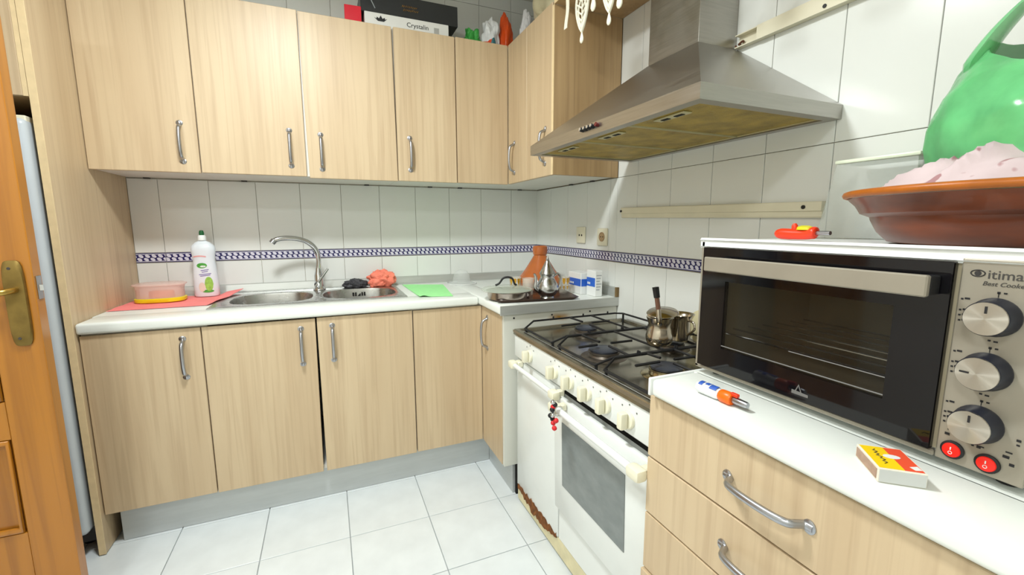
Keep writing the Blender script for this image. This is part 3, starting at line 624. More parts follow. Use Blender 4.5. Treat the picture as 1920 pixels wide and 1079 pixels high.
# ------------------------------------------------------------------ table oven
to = thing('table_oven', 'black-fronted table oven with three knobs on the near worktop', 'oven', (-0.29, -2.1, ZW))
OX, OY0, OY1, OZ0, OZ1 = -0.486, -2.372, -1.835, 0.898, 1.193
bm = B(); box(bm, -0.480, -0.09, OY0, OY1, OZ1 - 0.012, OZ1, 0.0055, 3); box(bm, -0.480, -0.09, OY0, OY1, OZ0, OZ0 + 0.012, 0.0055, 3)
box(bm, -0.480, -0.09, OY1 - 0.012, OY1, OZ0, OZ1, 0.0055, 3); box(bm, -0.480, -0.09, OY0, OY0 + 0.012, OZ0, OZ1, 0.0055, 3); box(bm, -0.102, -0.090, OY0, OY1, OZ0, OZ1); obj('shell', bm, 'white', to, smooth=40)
panelm = plain('beige_metal_panel', (158, 151, 137), 0.35, 0.3, var=0.05)
bm = B(); box(bm, OX - 0.002, -0.4795, OY1 - 0.010, OY1, OZ0 + 0.002, OZ1 - 0.002, 0.002, 1); box(bm, OX - 0.002, -0.4795, -2.276, OY1, OZ0 + 0.001, OZ0 + 0.010, 0.002, 1); obj('front_frame', bm, panelm, to)
bm = B(); box(bm, OX - 0.002, -0.4795, OY1 - 0.001, OY0 + 0.001, OZ1 - 0.013, OZ1 + 0.001, 0.004, 2); obj('front_lip', bm, 'white', to, smooth=40)
bm = B(); box(bm, -0.484, -0.125, -2.2765, -2.266, OZ0 + 0.013, OZ1 - 0.013); box(bm, -0.474, -0.125, -1.858, -1.848, OZ0 + 0.013, OZ1 - 0.013); box(bm, -0.130, -0.120, -2.266, -1.858, OZ0 + 0.013, OZ1 - 0.013); box(bm, -0.474, -0.13, -2.266, -1.858, OZ0 + 0.0135, OZ0 + 0.018); obj('cavity', bm, plain('cavity_grey', (196, 184, 156), 0.4, 0.2), to)
bm = B(); [cyl(bm, (-0.45 + 0.05 * i, -2.262, 0.985), (-0.45 + 0.05 * i, -1.86, 0.985), 0.0022, 6) for i in range(7)]; obj('wire_rack', bm, 'chrome', to)
bm = B()
for y0, y1, z0, z1 in ((-2.273, -1.850, 1.108, 1.178), (-2.273, -1.850, 0.911, 0.962), (-1.912, -1.850, 0.962, 1.108), (-2.273, -2.212, 0.962, 1.108)): box(bm, -0.497, -0.486, y0, y1, z0, z1)
ov = obj('door', bm, 'blackgloss', to)
bx('door_glass', -0.4955, -0.488, -2.2125, -1.9115, 0.9615, 1.1085, plain('smoked_glass', (38, 34, 28), 0.03, alpha=0.32, var=0.1), ov)
bm = B(); cyl(bm, (-0.4962, -2.212, 0.968), (-0.4962, -1.912, 0.968), 0.0012, 6); obj('door_line', bm, 'greyink', ov)
bm = B(); cyl(bm, (-0.4962, -2.212, 0.996), (-0.4962, -2.06, 0.996), 0.0010, 6); obj('door_line', bm, 'greyink', ov)
bm = B(); box(bm, -0.532, -0.522, -2.262, -1.884, 1.130, 1.160, 0.002, 1); obj('door_handle', bm, panelm, ov)
for y in (-2.252, -1.894): bx('handle_post', -0.5215, -0.4972, y - 0.010, y + 0.010, 1.132, 1.158, 'black', ov, 0.002)
bx('control_panel', OX - 0.003, -0.4795, -2.364, -2.2775, OZ0 + 0.002, OZ1 - 0.0095, panelm, to, 0.002)
FX = OX - 0.0031
kfm = plain('spun_steel_knob_face', (196, 190, 180), 0.28, 1.0, var=0.05, scale=6, stretch=(1, 1, 1)); tg_ = N(kfm.node_tree, 'ShaderNodeTangent', direction_type='RADIAL', axis='X'); kfm.node_tree.links.new(tg_.outputs[0], kfm.node_tree.nodes['Principled BSDF'].inputs['Tangent']); kfm.node_tree.nodes['Principled BSDF'].inputs['Anisotropic'].default_value = 0.9
for z in (1.110, 1.038, 0.966):
    bm = B(); X = Matrix.Rotation(-PI / 2, 4, 'Y'); yk = -2.3165
    lathe(bm, [(0.0250, 0), (0.0250, 0.004), (0.0232, 0.007), (0.0222, 0.024), (0.0215, 0.025)], (FX, yk, z), 32, xf=X); kn = obj('knob', bm, plain('dark_blue_knob', (34, 36, 46), 0.35), to, smooth=40)
    bm = B(); lathe(bm, [(0.0212, 0.0251), (0.0208, 0.0268)], (FX, yk, z), 32, xf=X); obj('knob_face', bm, kfm, kn, smooth=40)
    rot = PI / 2 if z == 1.038 else 0
    bm = B(); box(bm, FX - 0.0278, FX - 0.0269, -0.0011, 0.0011, 0.007, 0.016, xf=Matrix.Translation((0, yk, z)) @ Matrix.Rotation(-rot, 4, 'X')); obj('knob_mark', bm, 'ink', kn)
    bm = B(); random.seed(int(z * 1000))
    def mark(dy, dz, w, h): box(bm, FX - 0.0006, FX - 0.0001, yk + dy - w / 2, yk + dy + w / 2, z + dz - h / 2, z + dz + h / 2)
    mark(0, 0.0315, 0.0028, 0.0028); mark(-0.006, 0.0315, 0.003, 0.002); mark(0, 0.0285, 0.0007, 0.006)
    for k, (dy, dz) in enumerate(((0.0335, 0.019), (0.0340, 0.004), (0.0340, -0.003), (0.0335, -0.010))):
        mark(dy, dz, 0.0024, 0.0022); mark(dy - 0.005, dz + 0.001, 0.005, 0.0024)
    mark(-0.038, -0.006, 0.004, 0.003); mark(-0.038, -0.012, 0.003, 0.002); mark(0.002, -0.031, 0.0026, 0.0022); mark(-0.004, -0.0315, 0.004, 0.002)
    obj('dial_marks', bm, 'ink', kn, kind='stuff')
for y, z in ((-2.296, 0.9195), (-2.331, 0.9175)):
    bm = B(); X = Matrix.Rotation(-PI / 2, 4, 'Y')
    lathe(bm, [(0.0125, 0), (0.0125, 0.003), (0.0105, 0.004)], (FX, y, z), 24, xf=X); sw = obj('switch', bm, 'black', to, smooth=40)
    bm = B(); lathe(bm, [(0.0098, 0.0041), (0.0092, 0.006), (0.004, 0.0065)], (FX, y, z), 24, xf=X); obj('rocker', bm, plain('red_rocker', (226, 36, 26), 0.25, var=0.05, emit=0.25), sw, smooth=40)
    bm = B(); box(bm, FX - 0.0072, FX - 0.0066, y - 0.0006, y + 0.0006, z + 0.001, z + 0.005); tube(bm, [(FX - 0.0069, y + 0.002 * math.cos(a), z - 0.003 + 0.002 * math.sin(a)) for a in [2 * PI * k / 10 for k in range(10)]], 0.0004, 4, ref=(1, 0, 0), closed=True); obj('switch_marks', bm, 'white', sw)
bm = B()
for y, z, w, h in ((-2.288, 0.9395, 0.005, 0.0035), (-2.291, 0.946, 0.006, 0.0018), (-2.346, 0.9345, 0.006, 0.0035), (-2.348, 0.941, 0.006, 0.0018), (-2.352, 0.926, 0.0045, 0.0035), (-2.322, 0.9365, 0.007, 0.0016)): box(bm, FX - 0.0006, FX - 0.0001, y - w / 2, y + w / 2, z - h / 2, z + h / 2)
obj('switch_symbols', bm, 'ink', to, kind='stuff')
bm = B(); text_mesh(bm, 'itima', 0.0165, XF_FACE((FX - 0.0003, -2.3035, 1.1585)), 0.0003)
obj('brand_lettering', bm, plain('lettering_grey', (66, 64, 62), 0.4), to)
bm = B(); text_mesh(bm, 'Best Cooker', 0.0078, XF_FACE((FX - 0.0003, -2.3000, 1.1495)), 0.0003, shear=0.25); obj('slogan_lettering', bm, plain('lettering_grey2', (66, 64, 62), 0.4), to)
bm = B(); tube(bm, [(FX - 0.0004, -2.2945 + 0.0068 * math.cos(a), 1.1645 + 0.0042 * math.sin(a)) for a in [2 * PI * k / 20 for k in range(20)]], 0.0007, 4, ref=(1, 0, 0), closed=True)
lathe(bm, [(0.0034, 0), (0.0034, 0.0005)], (FX, -2.2945, 1.1645), 14, xf=Matrix.Rotation(-PI / 2, 4, 'Y')); obj('brand_emblem', bm, plain('emblem_grey', (52, 50, 50), 0.4), to)
bm = B(); o_ = (-0.4974, -2.073, 0.9215)
prism(bm, [(0.006, 0.006), (0.012, 0.020), (0.018, 0.006), (0.016, 0.006), (0.012, 0.016), (0.008, 0.006)], 0.0005, XF_FACE(o_)); prism(bm, [(0, 0), (0.030, 0.0), (0.030, 0.005), (0, 0.007)], 0.0004, XF_FACE(o_)); obj('door_emblem', bm, 'greyink', ov)
for x in (-0.45, -0.13):
    for y in (-2.34, -1.87):
        bm = B(); cyl(bm, (x, y, ZW + 0.0004), (x, y, OZ0 - 0.0002), 0.012, 12); obj('foot', bm, 'black', to)

# ------------------------------------------------------------------ wooden room door standing open
dr = thing('door_1', 'open orange varnished wooden door with brass lever handle', None, (-2.4, -0.95, 0), kind='structure')
PX0, PX1, PY0, PY1 = -2.79, -2.018, -0.970, -0.930
bm = B()
box(bm, PX1 - 0.100, PX1, PY0, PY1, 0.012, 2.02, 0.002, 1); box(bm, PX0, PX0 + 0.10, PY0, PY1, 0.012, 2.02, 0.002, 1)
for z0, z1 in ((0.012, 0.345), (0.632, 0.742), (1.30, 1.36), (1.90, 2.02)): box(bm, PX0 + 0.10, PX1 - 0.10, PY0, PY1, z0, z1, 0.001, 1)
obj('leaf_frame', bm, 'pine', dr)
bm = B(); box(bm, PX0 + 0.10, PX1 - 0.10, PY0 + 0.012, PY1 - 0.012, 0.345, 0.632); obj('lower_panel', bm, 'pine', dr)
for z0, z1, nm in ((0.345, 0.632, 'panel_moulding'), (0.742, 1.30, 'panel_moulding'), (1.36, 1.90, 'pane_moulding')):
    bm = B(); a, b = PX0 + 0.10, PX1 - 0.10
    tube(bm, [(a + 0.010, PY0 + 0.004, z0 + 0.010), (b - 0.010, PY0 + 0.004, z0 + 0.010), (b - 0.010, PY0 + 0.004, z1 - 0.010), (a + 0.010, PY0 + 0.004, z1 - 0.010)], 0.0098, 8, ref=(0, 1, 0), closed=True); obj(nm, bm, 'pine', dr, smooth=60)
bm = B(); box(bm, PX0 + 0.10, PX1 - 0.10, PY0 + 0.012, PY1 - 0.012, 0.742, 1.30); obj('middle_panel', bm, 'pine', dr)
for x0, x1 in ((PX0 + 0.10, -2.415), (-2.385, PX1 - 0.10)): bx('glass_pane', x0, x1, PY0 + 0.017, PY1 - 0.017, 1.36, 1.90, plain('frosted_glass', (222, 228, 230), 0.35, trans=0.8), dr)
bx('glazing_bar', -2.415, -2.385, PY0 + 0.002, PY1 - 0.002, 1.36, 1.90, 'pine', dr)
bm = B(); lathe(bm, [(1.0, 0), (1.0, 0.005), (0.9, 0.009), (0.75, 0.0095)], (-2.056, PY0 - 0.0004, 1.017), 40, xf=Matrix.Rotation(PI / 2, 4, 'X') @ Matrix.Diagonal((0.0225, 0.118, 1, 1)), power=5.0); hp_ = obj('handle_plate', bm, 'brass', dr, smooth=35)
for z in (1.114, 0.921):
    bm = B(); lathe(bm, [(0.004, 0.0096), (0.0035, 0.011)], (-2.060, PY0, z), 10, xf=Matrix.Rotation(PI / 2, 4, 'X')); obj('screw', bm, 'darkgrey', hp_)
bm = B(); tube(bm, smoothpts([(-2.054, PY0 - 0.0100, 1.055), (-2.054, PY0 - 0.030, 1.055), (-2.062, PY0 - 0.048, 1.054), (-2.085, PY0 - 0.052, 1.052), (-2.125, PY0 - 0.052, 1.049), (-2.165, PY0 - 0.050, 1.046)], 4), [0.0085] * 12 + [0.0095] * 9, 10, ref=(0, 0, 1)); obj('lever', bm, 'brass_bright', hp_, smooth=50)
bx('latch_plate', PX1 + 0.0003, PX1 + 0.0025, -0.961, -0.939, 1.025, 1.090, 'satin', dr, 0.0005); bm = B(); prism(bm, [(0, 0), (0.010, 0.0), (0.002, 0.016), (0, 0.016)], 0.016, frame((PX1 + 0.0026, -0.958, 1.049), (1, 0, 0), (0, 1, 0))); obj('latch', bm, 'chrome', dr)

# ------------------------------------------------------------------ rails and sockets on the stove wall
def rail(pa, pb, h, label, screws):
    t = thing('cable_channel', label, 'cable channel', (-0.01, (pa[0] + pb[0]) / 2, pa[1]))
    d = Vector((0, pb[0] - pa[0], pb[1] - pa[1])); L = d.length; d.normalize(); up = Vector((1, 0, 0)).cross(d) * -1
    if up.z < 0: up = -up
    o = Vector((-0.0066, pa[0], pa[1])); xf = frame(o, (-1, 0, 0), up)
    if (xf.to_3x3() @ Vector((0, 0, 1))).dot(d) < 0: xf = frame(o + d * L, (-1, 0, 0), up)
    bm = B(); prism(bm, [(0, -h * 0.5), (0.010, -h * 0.5), (0.012, -h * 0.42), (0.012, -h * 0.1), (0.017, -h * 0.08), (0.017, h * 0.46), (0.015, h * 0.5), (0, h * 0.5)], L, xf); obj('channel', bm, 'ivory', t)
    for s in screws:
        c = o + d * (L * s) + Vector((-0.0172, 0, 0)) + up * (h * 0.16)
        bm = B(); cyl(bm, c, c + Vector((-0.003, 0, 0)), 0.0055, 12); obj('screw', bm, 'black', t)
    return t
rail((-0.912, 1.281), (-1.797, 1.268), 0.045, 'long ivory wall rail with black end screws behind the table oven', (0.004, 0.945))
t = thing('cable_channel', 'ivory cable channel with an open end beside the hood chimney', 'cable channel', (-0.01, -1.9, 1.80))
bm = B(); box(bm, -0.0085, -0.0066, -2.60, -1.482, 1.788, 1.824); box(bm, -0.028, -0.0066, -2.60, -1.482, 1.786, 1.789); box(bm, -0.028, -0.0066, -2.60, -1.482, 1.822, 1.825); obj('channel', bm, 'ivory', t)
bx('cover', -0.030, -0.0282, -2.60, -1.560, 1.785, 1.826, 'ivory', t); bm = B(); cyl(bm, (-0.0302, -1.76, 1.795), (-0.0325, -1.76, 1.795), 0.005, 10); obj('screw', bm, 'black', t)
bm = B(); random.seed(5)
tube(bm, [(-0.018 + random.uniform(-.006, .006), -1.505 + i * 0.004, 1.796 + random.uniform(-.01, .01)) for i in range(8)], 0.0035, 6); obj('wire_stub', bm, plain('brown_wire', (96, 60, 40), 0.6), t)
s1 = thing('wall_socket', 'square ivory telephone outlet with two pin holes above the tagine', 'socket', (-0.01, -0.557, 1.173), 'ivory wall sockets')
bm = B(); box(bm, -0.016, -0.0066, -0.599, -0.515, 1.130, 1.216, 0.004, 2); obj('plate', bm, 'cream', s1, smooth=40)
for y in (-0.548, -0.572):
    bm = B(); cyl(bm, (-0.0161, y, 1.172), (-0.0172, y, 1.172), 0.0052, 12); obj('pin_hole', bm, 'dark', s1)
s2 = thing('wall_socket', 'square ivory power socket with round brown recess left of the rail', 'socket', (-0.01, -0.755, 1.168), 'ivory wall sockets')
bm = B(); box(bm, -0.016, -0.0066, -0.798, -0.714, 1.124, 1.210, 0.004, 2); obj('plate', bm, 'ivory', s2, smooth=40)
bm = B(); lathe(bm, [(0.023, 0.0), (0.023, 0.0035), (0.020, 0.0035), (0.019, 0.001)], (-0.0161, -0.758, 1.168), 24, xf=Matrix.Rotation(-PI / 2, 4, 'Y')); rc = obj('recess', bm, plain('brown_socket', (168, 140, 104), 0.5), s2, smooth=40)
for dy in (-0.009, 0.009):
    bm = B(); cyl(bm, (-0.0172, -0.758 + dy, 1.168), (-0.0182, -0.758 + dy, 1.168), 0.003, 8); obj('pin_hole', bm, 'dark', rc)

# ------------------------------------------------------------------ small things
def sheet(bm, fn, nu, nv, th):
    """cloth: fn(u,v)->(x,y,z); closed thin slab"""
    top = [[Vector(fn(i / nu, j / nv)) for j in range(nv + 1)] for i in range(nu + 1)]
    nor = lambda i, j: ((top[min(i + 1, nu)][j] - top[max(i - 1, 0)][j]).cross(top[i][min(j + 1, nv)] - top[i][max(j - 1, 0)])).normalized()
    a = [[bm.verts.new(top[i][j]) for j in range(nv + 1)] for i in range(nu + 1)]
    b = [[bm.verts.new(top[i][j] + nor(i, j) * th) for j in range(nv + 1)] for i in range(nu + 1)]
    for i in range(nu):
        for j in range(nv):
            bm.faces.new((a[i][j], a[i + 1][j], a[i + 1][j + 1], a[i][j + 1])); bm.faces.new((b[i][j], b[i][j + 1], b[i + 1][j + 1], b[i + 1][j]))
    for i in range(nu):
        for j in (0, nv): bm.faces.new((a[i][j], b[i][j], b[i + 1][j], a[i + 1][j]))
    for j in range(nv):
        for i in (0, nu): bm.faces.new((a[i][j], a[i][j + 1], b[i][j + 1], b[i][j]))
def quad(p00, p10, p11, p01, u, v):
    return Vector(p00) * (1 - u) * (1 - v) + Vector(p10) * u * (1 - v) + Vector(p11) * u * v + Vector(p01) * (1 - u) * v
def nz(x, y, z=0.0): return noise.noise(Vector((x, y, z)))
def lump(bm, c, r, amp, freq, seed, sub=4, flat=None):
    g = bmesh.ops.create_icosphere(bm, subdivisions=sub, radius=1.0)
    for v in g['verts']:
        d = v.co.normalized(); k = 1 + amp * nz(d.x * freq + seed, d.y * freq, d.z * freq) + amp * 0.5 * abs(nz(d.x * freq * 2.3, d.y * freq * 2.3 + seed, d.z * freq * 2.3))
        p = Vector((d.x * r[0], d.y * r[1], d.z * r[2])) * k + Vector(c)
        if flat is not None and p.z < flat: p.z = flat
        v.co = p
# --- cloths on the worktop
M['redcloth'] = plain('coral_red_cloth', (255, 142, 140), 0.8, var=0.06, scale=40, bump=0.3)
def red_fn(u, v):
    p = quad((-2.096, -0.375, 0), (-1.752, -0.372, 0), (-1.668, -0.058, 0), (-2.088, -0.045, 0), u, v)
    z = ZW + 0.0012 + 0.0022 * abs(nz(p.x * 9, p.y * 9, 3)) + (0.0085 if p.x > -1.760 else 0.0) * min(1, (p.x + 1.760) / 0.02 if p.x > -1.760 else 0) + 0.016 * max(0, u - 0.75) * 4 * max(0, v - 0.55) * 2.2
    return (p.x + 0.004 * nz(v * 6, 1), p.y + 0.006 * nz(u * 7, 2), z)
bm = B(); sheet(bm, red_fn, 40, 30, 0.0016); obj('dish_cloth', bm, 'redcloth', label='coral red cloth spread under the soap bottle and plastic tub', cat='cloth', smooth=60)
M['greencloth'] = plain('bright_green_cloth', (168, 246, 164), 0.8, var=0.04, scale=40, bump=0.3)
def green_fn(u, v):
    p = quad((-0.876, -0.520, 0), (-0.722, -0.556, 0), (-0.668, -0.140, 0), (-0.884, -0.050, 0), u, v)
    return (p.x, p.y + 0.004 * nz(u * 5, 4), ZW + 0.001 + 0.003 * abs(nz(p.x * 10, p.y * 10, 8)) + 0.006 * math.exp(-((u - 0.12) ** 2 + v * v) * 60))
bm = B(); sheet(bm, green_fn, 26, 30, 0.0016); obj('dish_cloth', bm, 'greencloth', label='bright green cloth lying flat beside the sink', cat='cloth', smooth=60)
bm = B(); lump(bm, (-1.000, -0.085, ZW + 0.044), (0.066, 0.044, 0.046), 0.42, 2.2, 4.0, 5, flat=ZW + 0.0062)
obj('scrunched_cloth', bm, plain('orange_red_cloth', (255, 138, 114), 0.75, var=0.12, scale=20, bump=0.3), label='orange-red cloth scrunched up behind the sink', cat='cloth', smooth=60)
bm = B(); lump(bm, (-1.138, -0.080, ZW + 0.022), (0.060, 0.036, 0.028), 0.28, 2.6, 9.0, 5, flat=ZW + 0.0062)
obj('scouring_pad', bm, plain('charcoal_scourer', (66, 66, 70), 0.55, 0.3, var=0.5, scale=160, bump=1.0), label='charcoal mesh scouring pad behind the sink', cat='scourer', smooth=60)
# --- dish soap bottle
sx, sy, sz = -1.812, -0.098, ZW + 0.006
bt = thing('soap_bottle', 'white dish soap bottle with green spout standing on the red cloth', 'bottle', (sx, sy, sz))
bprof = [(0.046, 0.0), (0.051, 0.006), (0.0515, 0.05), (0.050, 0.10), (0.046, 0.150), (0.044, 0.175), (0.047, 0.200), (0.050, 0.222), (0.046, 0.240), (0.030, 0.256), (0.015, 0.263), (0.014, 0.268)]
bm = B(); lathe(bm, bprof, (sx, sy, sz), 40, sy=0.58, power=2.5); obj('body', bm, plain('translucent_white_plastic', (226, 232, 238), 0.3, var=0.02, sss=0.2), bt, smooth=50)
bm = B(); lathe(bm, [(0.0165, 0.266), (0.0165, 0.284), (0.013, 0.290)], (sx, sy, sz), 24); obj('cap', bm, 'white', bt, smooth=40)
bm = B(); lathe(bm, [(0.010, 0.2902), (0.0105, 0.300), (0.008, 0.311), (0.004, 0.313)], (sx, sy, sz), 20); obj('spout', bm, plain('dark_green_plastic', (30, 92, 52), 0.35), bt, smooth=40)
def brad(z):
    for (r0, z0), (r1, z1) in zip(bprof[:-1], bprof[1:]):
        if z0 <= z <= z1: return r0 + (r1 - r0) * (z - z0) / (z1 - z0)
    return bprof[-1][0]
def decal(name, fn, nu, nv, mat):
    """thin patch wrapped on the front of the bottle; fn(u,v)->(dx,z)"""
    bm = B(); vs = []
    for off in (0.0004, 0.0011):
        g = []
        for i in range(nu + 1):
            row = []
            for j in range(nv + 1):
                dx, z = fn(i / nu, j / nv); a = brad(z); b = a * 0.58; q = min(0.98, abs(dx) / a)
                row.append(bm.verts.new((sx + dx, sy - b * (1 - q ** 2.5) ** (1 / 2.5) - off, sz + z)))
            g.append(row)
        vs.append(g)
    for g in vs:
        for i in range(nu):
            for j in range(nv): bm.faces.new((g[i][j], g[i + 1][j], g[i + 1][j + 1], g[i][j + 1]))
    return obj(name, bm, mat, bt, smooth=60)
def ell(cx, cz, a, b): return lambda u, v: (cx + a * (2 * u - 1), cz + b * math.sqrt(max(0, 1 - (2 * u - 1) ** 2)) * (2 * v - 1))
lime = plain('label_lime', (150, 196, 84), 0.4, var=0.25, scale=60); leafg = plain('label_green', (76, 158, 62), 0.4, var=0.25, scale=80); purple = plain('label_purple', (120, 96, 168), 0.4); pinkl = plain('label_pink', (232, 168, 168), 0.4)
decal('label_arc', lambda u, v: (-0.012 + 0.026 * (2 * u - 1), 0.186 + 0.004 * (1 - (2 * u - 1) ** 2) + 0.006 * v), 10, 1, pinkl)
decal('label_leaf', ell(-0.006, 0.148, 0.021, 0.012), 12, 2, leafg); decal('label_leaf', ell(-0.002, 0.144, 0.012, 0.004), 12, 2, 'white')
for dz, w in ((0.125, 0.016), (0.117, 0.012), (0.106, 0.024), (0.099, 0.02)): decal('label_line', lambda u, v, dz=dz, w=w: (0.004 + w * (2 * u - 1), dz + 0.004 * (u - 0.5) + 0.003 * v), 6, 1, purple)
decal('label_flower', ell(0.016, 0.060, 0.017, 0.034), 12, 3, lime); decal('label_flower', ell(-0.012, 0.046, 0.014, 0.022), 12, 3, plain('label_blush', (226, 206, 192), 0.4)); decal('label_leaf', ell(0.010, 0.026, 0.024, 0.007), 12, 2, leafg)
# --- plastic tub with yellow lid underneath
tx, ty, tz = -1.968, -0.185, ZW + 0.006
tb = thing('plastic_tub', 'clear pinkish plastic tub upside down on its yellow lid', 'tub', (tx, ty, tz))
bm = B(); lathe(bm, [(0.088, 0.0), (0.092, 0.003), (0.093, 0.016), (0.088, 0.018)], (tx, ty, tz), 40, sy=0.68, power=3.0); obj('lid', bm, plain('yellow_plastic', (232, 214, 24), 0.35, var=0.04), tb, smooth=40)
bm = B(); lathe(bm, [(0.086, 0.0185), (0.086, 0.055), (0.090, 0.072), (0.097, 0.074), (0.097, 0.079), (0.088, 0.082), (0.04, 0.0835)], (tx, ty, tz), 40, sy=0.68, power=3.0); obj('container', bm, plain('cloudy_pink_plastic', (240, 206, 194), 0.25, var=0.05, alpha=0.5), tb, smooth=40)
bm = B(); lathe(bm, [(0.045, 0.0190), (0.047, 0.024), (0.044, 0.046), (0.030, 0.048)], (tx + 0.006, ty - 0.01, tz), 24, sy=0.6, power=3.0); obj('contents', bm, plain('orange_contents', (222, 140, 96), 0.6, var=0.15), tb, smooth=50)
# --- glass dome
fx_, fy_ = -0.552, -0.125
gd_ = thing('glass_dome_lid', 'clear glass dome with a wide flat rim on the corner of the worktop', 'lid', (fx_, fy_, ZW))
bm = B(); lathe(bm, [(0.085, 0.0006), (0.086, 0.003), (0.056, 0.0125), (0.052, 0.020), (0.046, 0.052), (0.034, 0.072), (0.018, 0.080), (0.004, 0.081)], (fx_, fy_, ZW), 36); obj('dome', bm, plain('thin_clear_plastic', (240, 244, 242), 0.08, alpha=0.25, var=0.02), gd_, smooth=60)
bm = B(); tube(bm, [(fx_ + 0.086 * math.cos(a), fy_ + 0.086 * math.sin(a), ZW + 0.003) for a in [2 * PI * k / 36 for k in range(36)]], 0.0024, 6, closed=True); obj('rim', bm, 'white', gd_, smooth=60)
# --- tray with pan, glasses, teapot
TZ = ZW + 0.004
def trayp(u, v): p = quad((-0.600, -0.835, 0), (-0.215, -0.885, 0), (-0.160, -0.640, 0), (-0.545, -0.590, 0), u, v); return p
bm = B(); c = trayp(0.5, 0.5)
def trayring(k, z): return [Vector(((p.x - c.x) * k + c.x, (p.y - c.y) * k + c.y, z)) for p in (trayp(a, b) for a, b in [(0.04, 0), (0.96, 0), (1, 0.04), (1, 0.96), (0.96, 1), (0.04, 1), (0, 0.96), (0, 0.04)])]
loft(bm, [trayring(0.90, ZW + 0.0005), trayring(1.0, ZW + 0.013), trayring(0.985, ZW + 0.0135), trayring(0.89, ZW + 0.0035)])
obj('serving_tray', bm, plain('dark_brown_tray', (62, 40, 30), 0.25, var=0.25, scale=14), label='dark brown rectangular serving tray under the teapot and glasses', cat='tray', smooth=30)
pz = TZ + 0.0005; px_, py_ = -0.508, -0.745
pn = thing('covered_pan', 'shallow steel pan with glass lid and black loop handle on the tray', 'pan', (px_, py_, pz))
bm = B(); lathe(bm, [(0.088, 0), (0.098, 0.005), (0.101, 0.036), (0.107, 0.040), (0.103, 0.040), (0.095, 0.034), (0.094, 0.006)], (px_, py_, pz), 40); obj('pan_body', bm, plain('brushed_pan_steel', (176, 166, 158), 0.2, 1.0, var=0.1), pn, smooth=40)
lz = pz + 0.0405; lx, ly = px_ - 0.008, py_ + 0.01
bm = B(); lathe(bm, [(0.118, 0), (0.119, 0.003), (0.110, 0.008), (0.075, 0.015), (0.03, 0.019), (0.005, 0.0195)], (lx, ly, lz), 40); ld = obj('glass_lid', bm, plain('lid_glass', (206, 216, 200), 0.05, alpha=0.45, var=0.03), pn, smooth=60)
bm = B(); tube(bm, smoothpts([(lx - 0.050, ly + 0.015, lz + 0.021), (lx - 0.032, ly + 0.010, lz + 0.030), (lx - 0.016, ly + 0.005, lz + 0.052), (lx + 0.006, ly - 0.002, lz + 0.058), (lx + 0.026, ly - 0.008, lz + 0.050), (lx + 0.034, ly - 0.011, lz + 0.028), (lx + 0.044, ly - 0.014, lz + 0.020)], 4), 0.0048, 8, ref=(0, 1, 0)); obj('lid_handle', bm, 'black', ld, smooth=60)
M['tumbler'] = plain('thin_tumbler_glass', (238, 236, 224), 0.05, alpha=0.28, var=0.03)
def tumbler(x, y, label, gold):
    t = thing('tea_glass', label, 'glass', (x, y, TZ), 'small tea glasses on the tray')
    bm = B(); lathe(bm, [(0.022, 0), (0.024, 0.004), (0.0285, 0.083), (0.0272, 0.083), (0.0225, 0.008), (0.01, 0.007)], (x, y, TZ + 0.0005), 28, cap1=False); obj('glass', bm, M['tumbler'], t, smooth=40)
    if gold:
        for k in range(9):
            a = 2 * PI * k / 9; h = 0.030
            for z0, z1, w in ((0.044, 0.078, 0.0075), (0.020, 0.040, 0.004)):
                bm = B(); P = lambda aa, z: Vector((x + (0.0248 + 0.0047 * z / 0.083) * math.cos(aa), y + (0.0248 + 0.0047 * z / 0.083) * math.sin(aa), TZ + z))
                da = w / 0.028
                poly = [P(a - da, z1), P(a + da, z1), P(a + da * 0.8, (z0 + z1) / 2), P(a, z0), P(a - da * 0.8, (z0 + z1) / 2)]
                ax = Vector((math.cos(a), math.sin(a), 0)) * 0.0006
                loft(bm, [poly, [p + ax for p in poly]]); obj('gold_motif', bm, 'gold', t)
tumbler(-0.425, -0.628, 'gold-patterned tea glass behind the covered pan', True)
tumbler(-0.385, -0.688, 'plain clear tea glass between covered pan and teapot', False)
tumbler(-0.196, -0.705, 'gold-patterned tea glass in front of the blue cartons', True)
kx2, ky2, kz2 = -0.342, -0.805, TZ + 0.0005
silver = plain('engraved_silver', (190, 190, 190), 0.24, 1.0, var=0.3, scale=60, bump=0.5)
tpz = thing('moroccan_teapot', 'engraved silver teapot with tall pointed lid on the tray', 'teapot', (kx2, ky2, kz2))
bm = B(); lathe(bm, [(0.030, 0), (0.033, 0.003), (0.029, 0.010), (0.040, 0.018), (0.051, 0.036), (0.053, 0.050), (0.048, 0.068), (0.037, 0.086), (0.031, 0.098), (0.034, 0.110), (0.036, 0.114)], (kx2, ky2, kz2), 36); obj('body', bm, silver, tpz, smooth=50)
bm = B(); lathe(bm, [(0.037, 0.1145), (0.035, 0.120), (0.026, 0.136), (0.017, 0.154), (0.010, 0.170), (0.006, 0.176), (0.0075, 0.181), (0.005, 0.187), (0.002, 0.197)], (kx2, ky2, kz2), 28); obj('lid', bm, silver, tpz, smooth=40)
bm = B(); tube(bm, smoothpts([(kx2 - 0.038, ky2, kz2 + 0.034), (kx2 - 0.060, ky2, kz2 + 0.052), (kx2 - 0.058, ky2, kz2 + 0.084), (kx2 - 0.062, ky2, kz2 + 0.108), (kx2 - 0.068, ky2, kz2 + 0.116)], 4), [0.0125 - 0.0005 * i for i in range(17)], 10, ref=(0, 1, 0)); obj('spout', bm, silver, tpz, smooth=50)
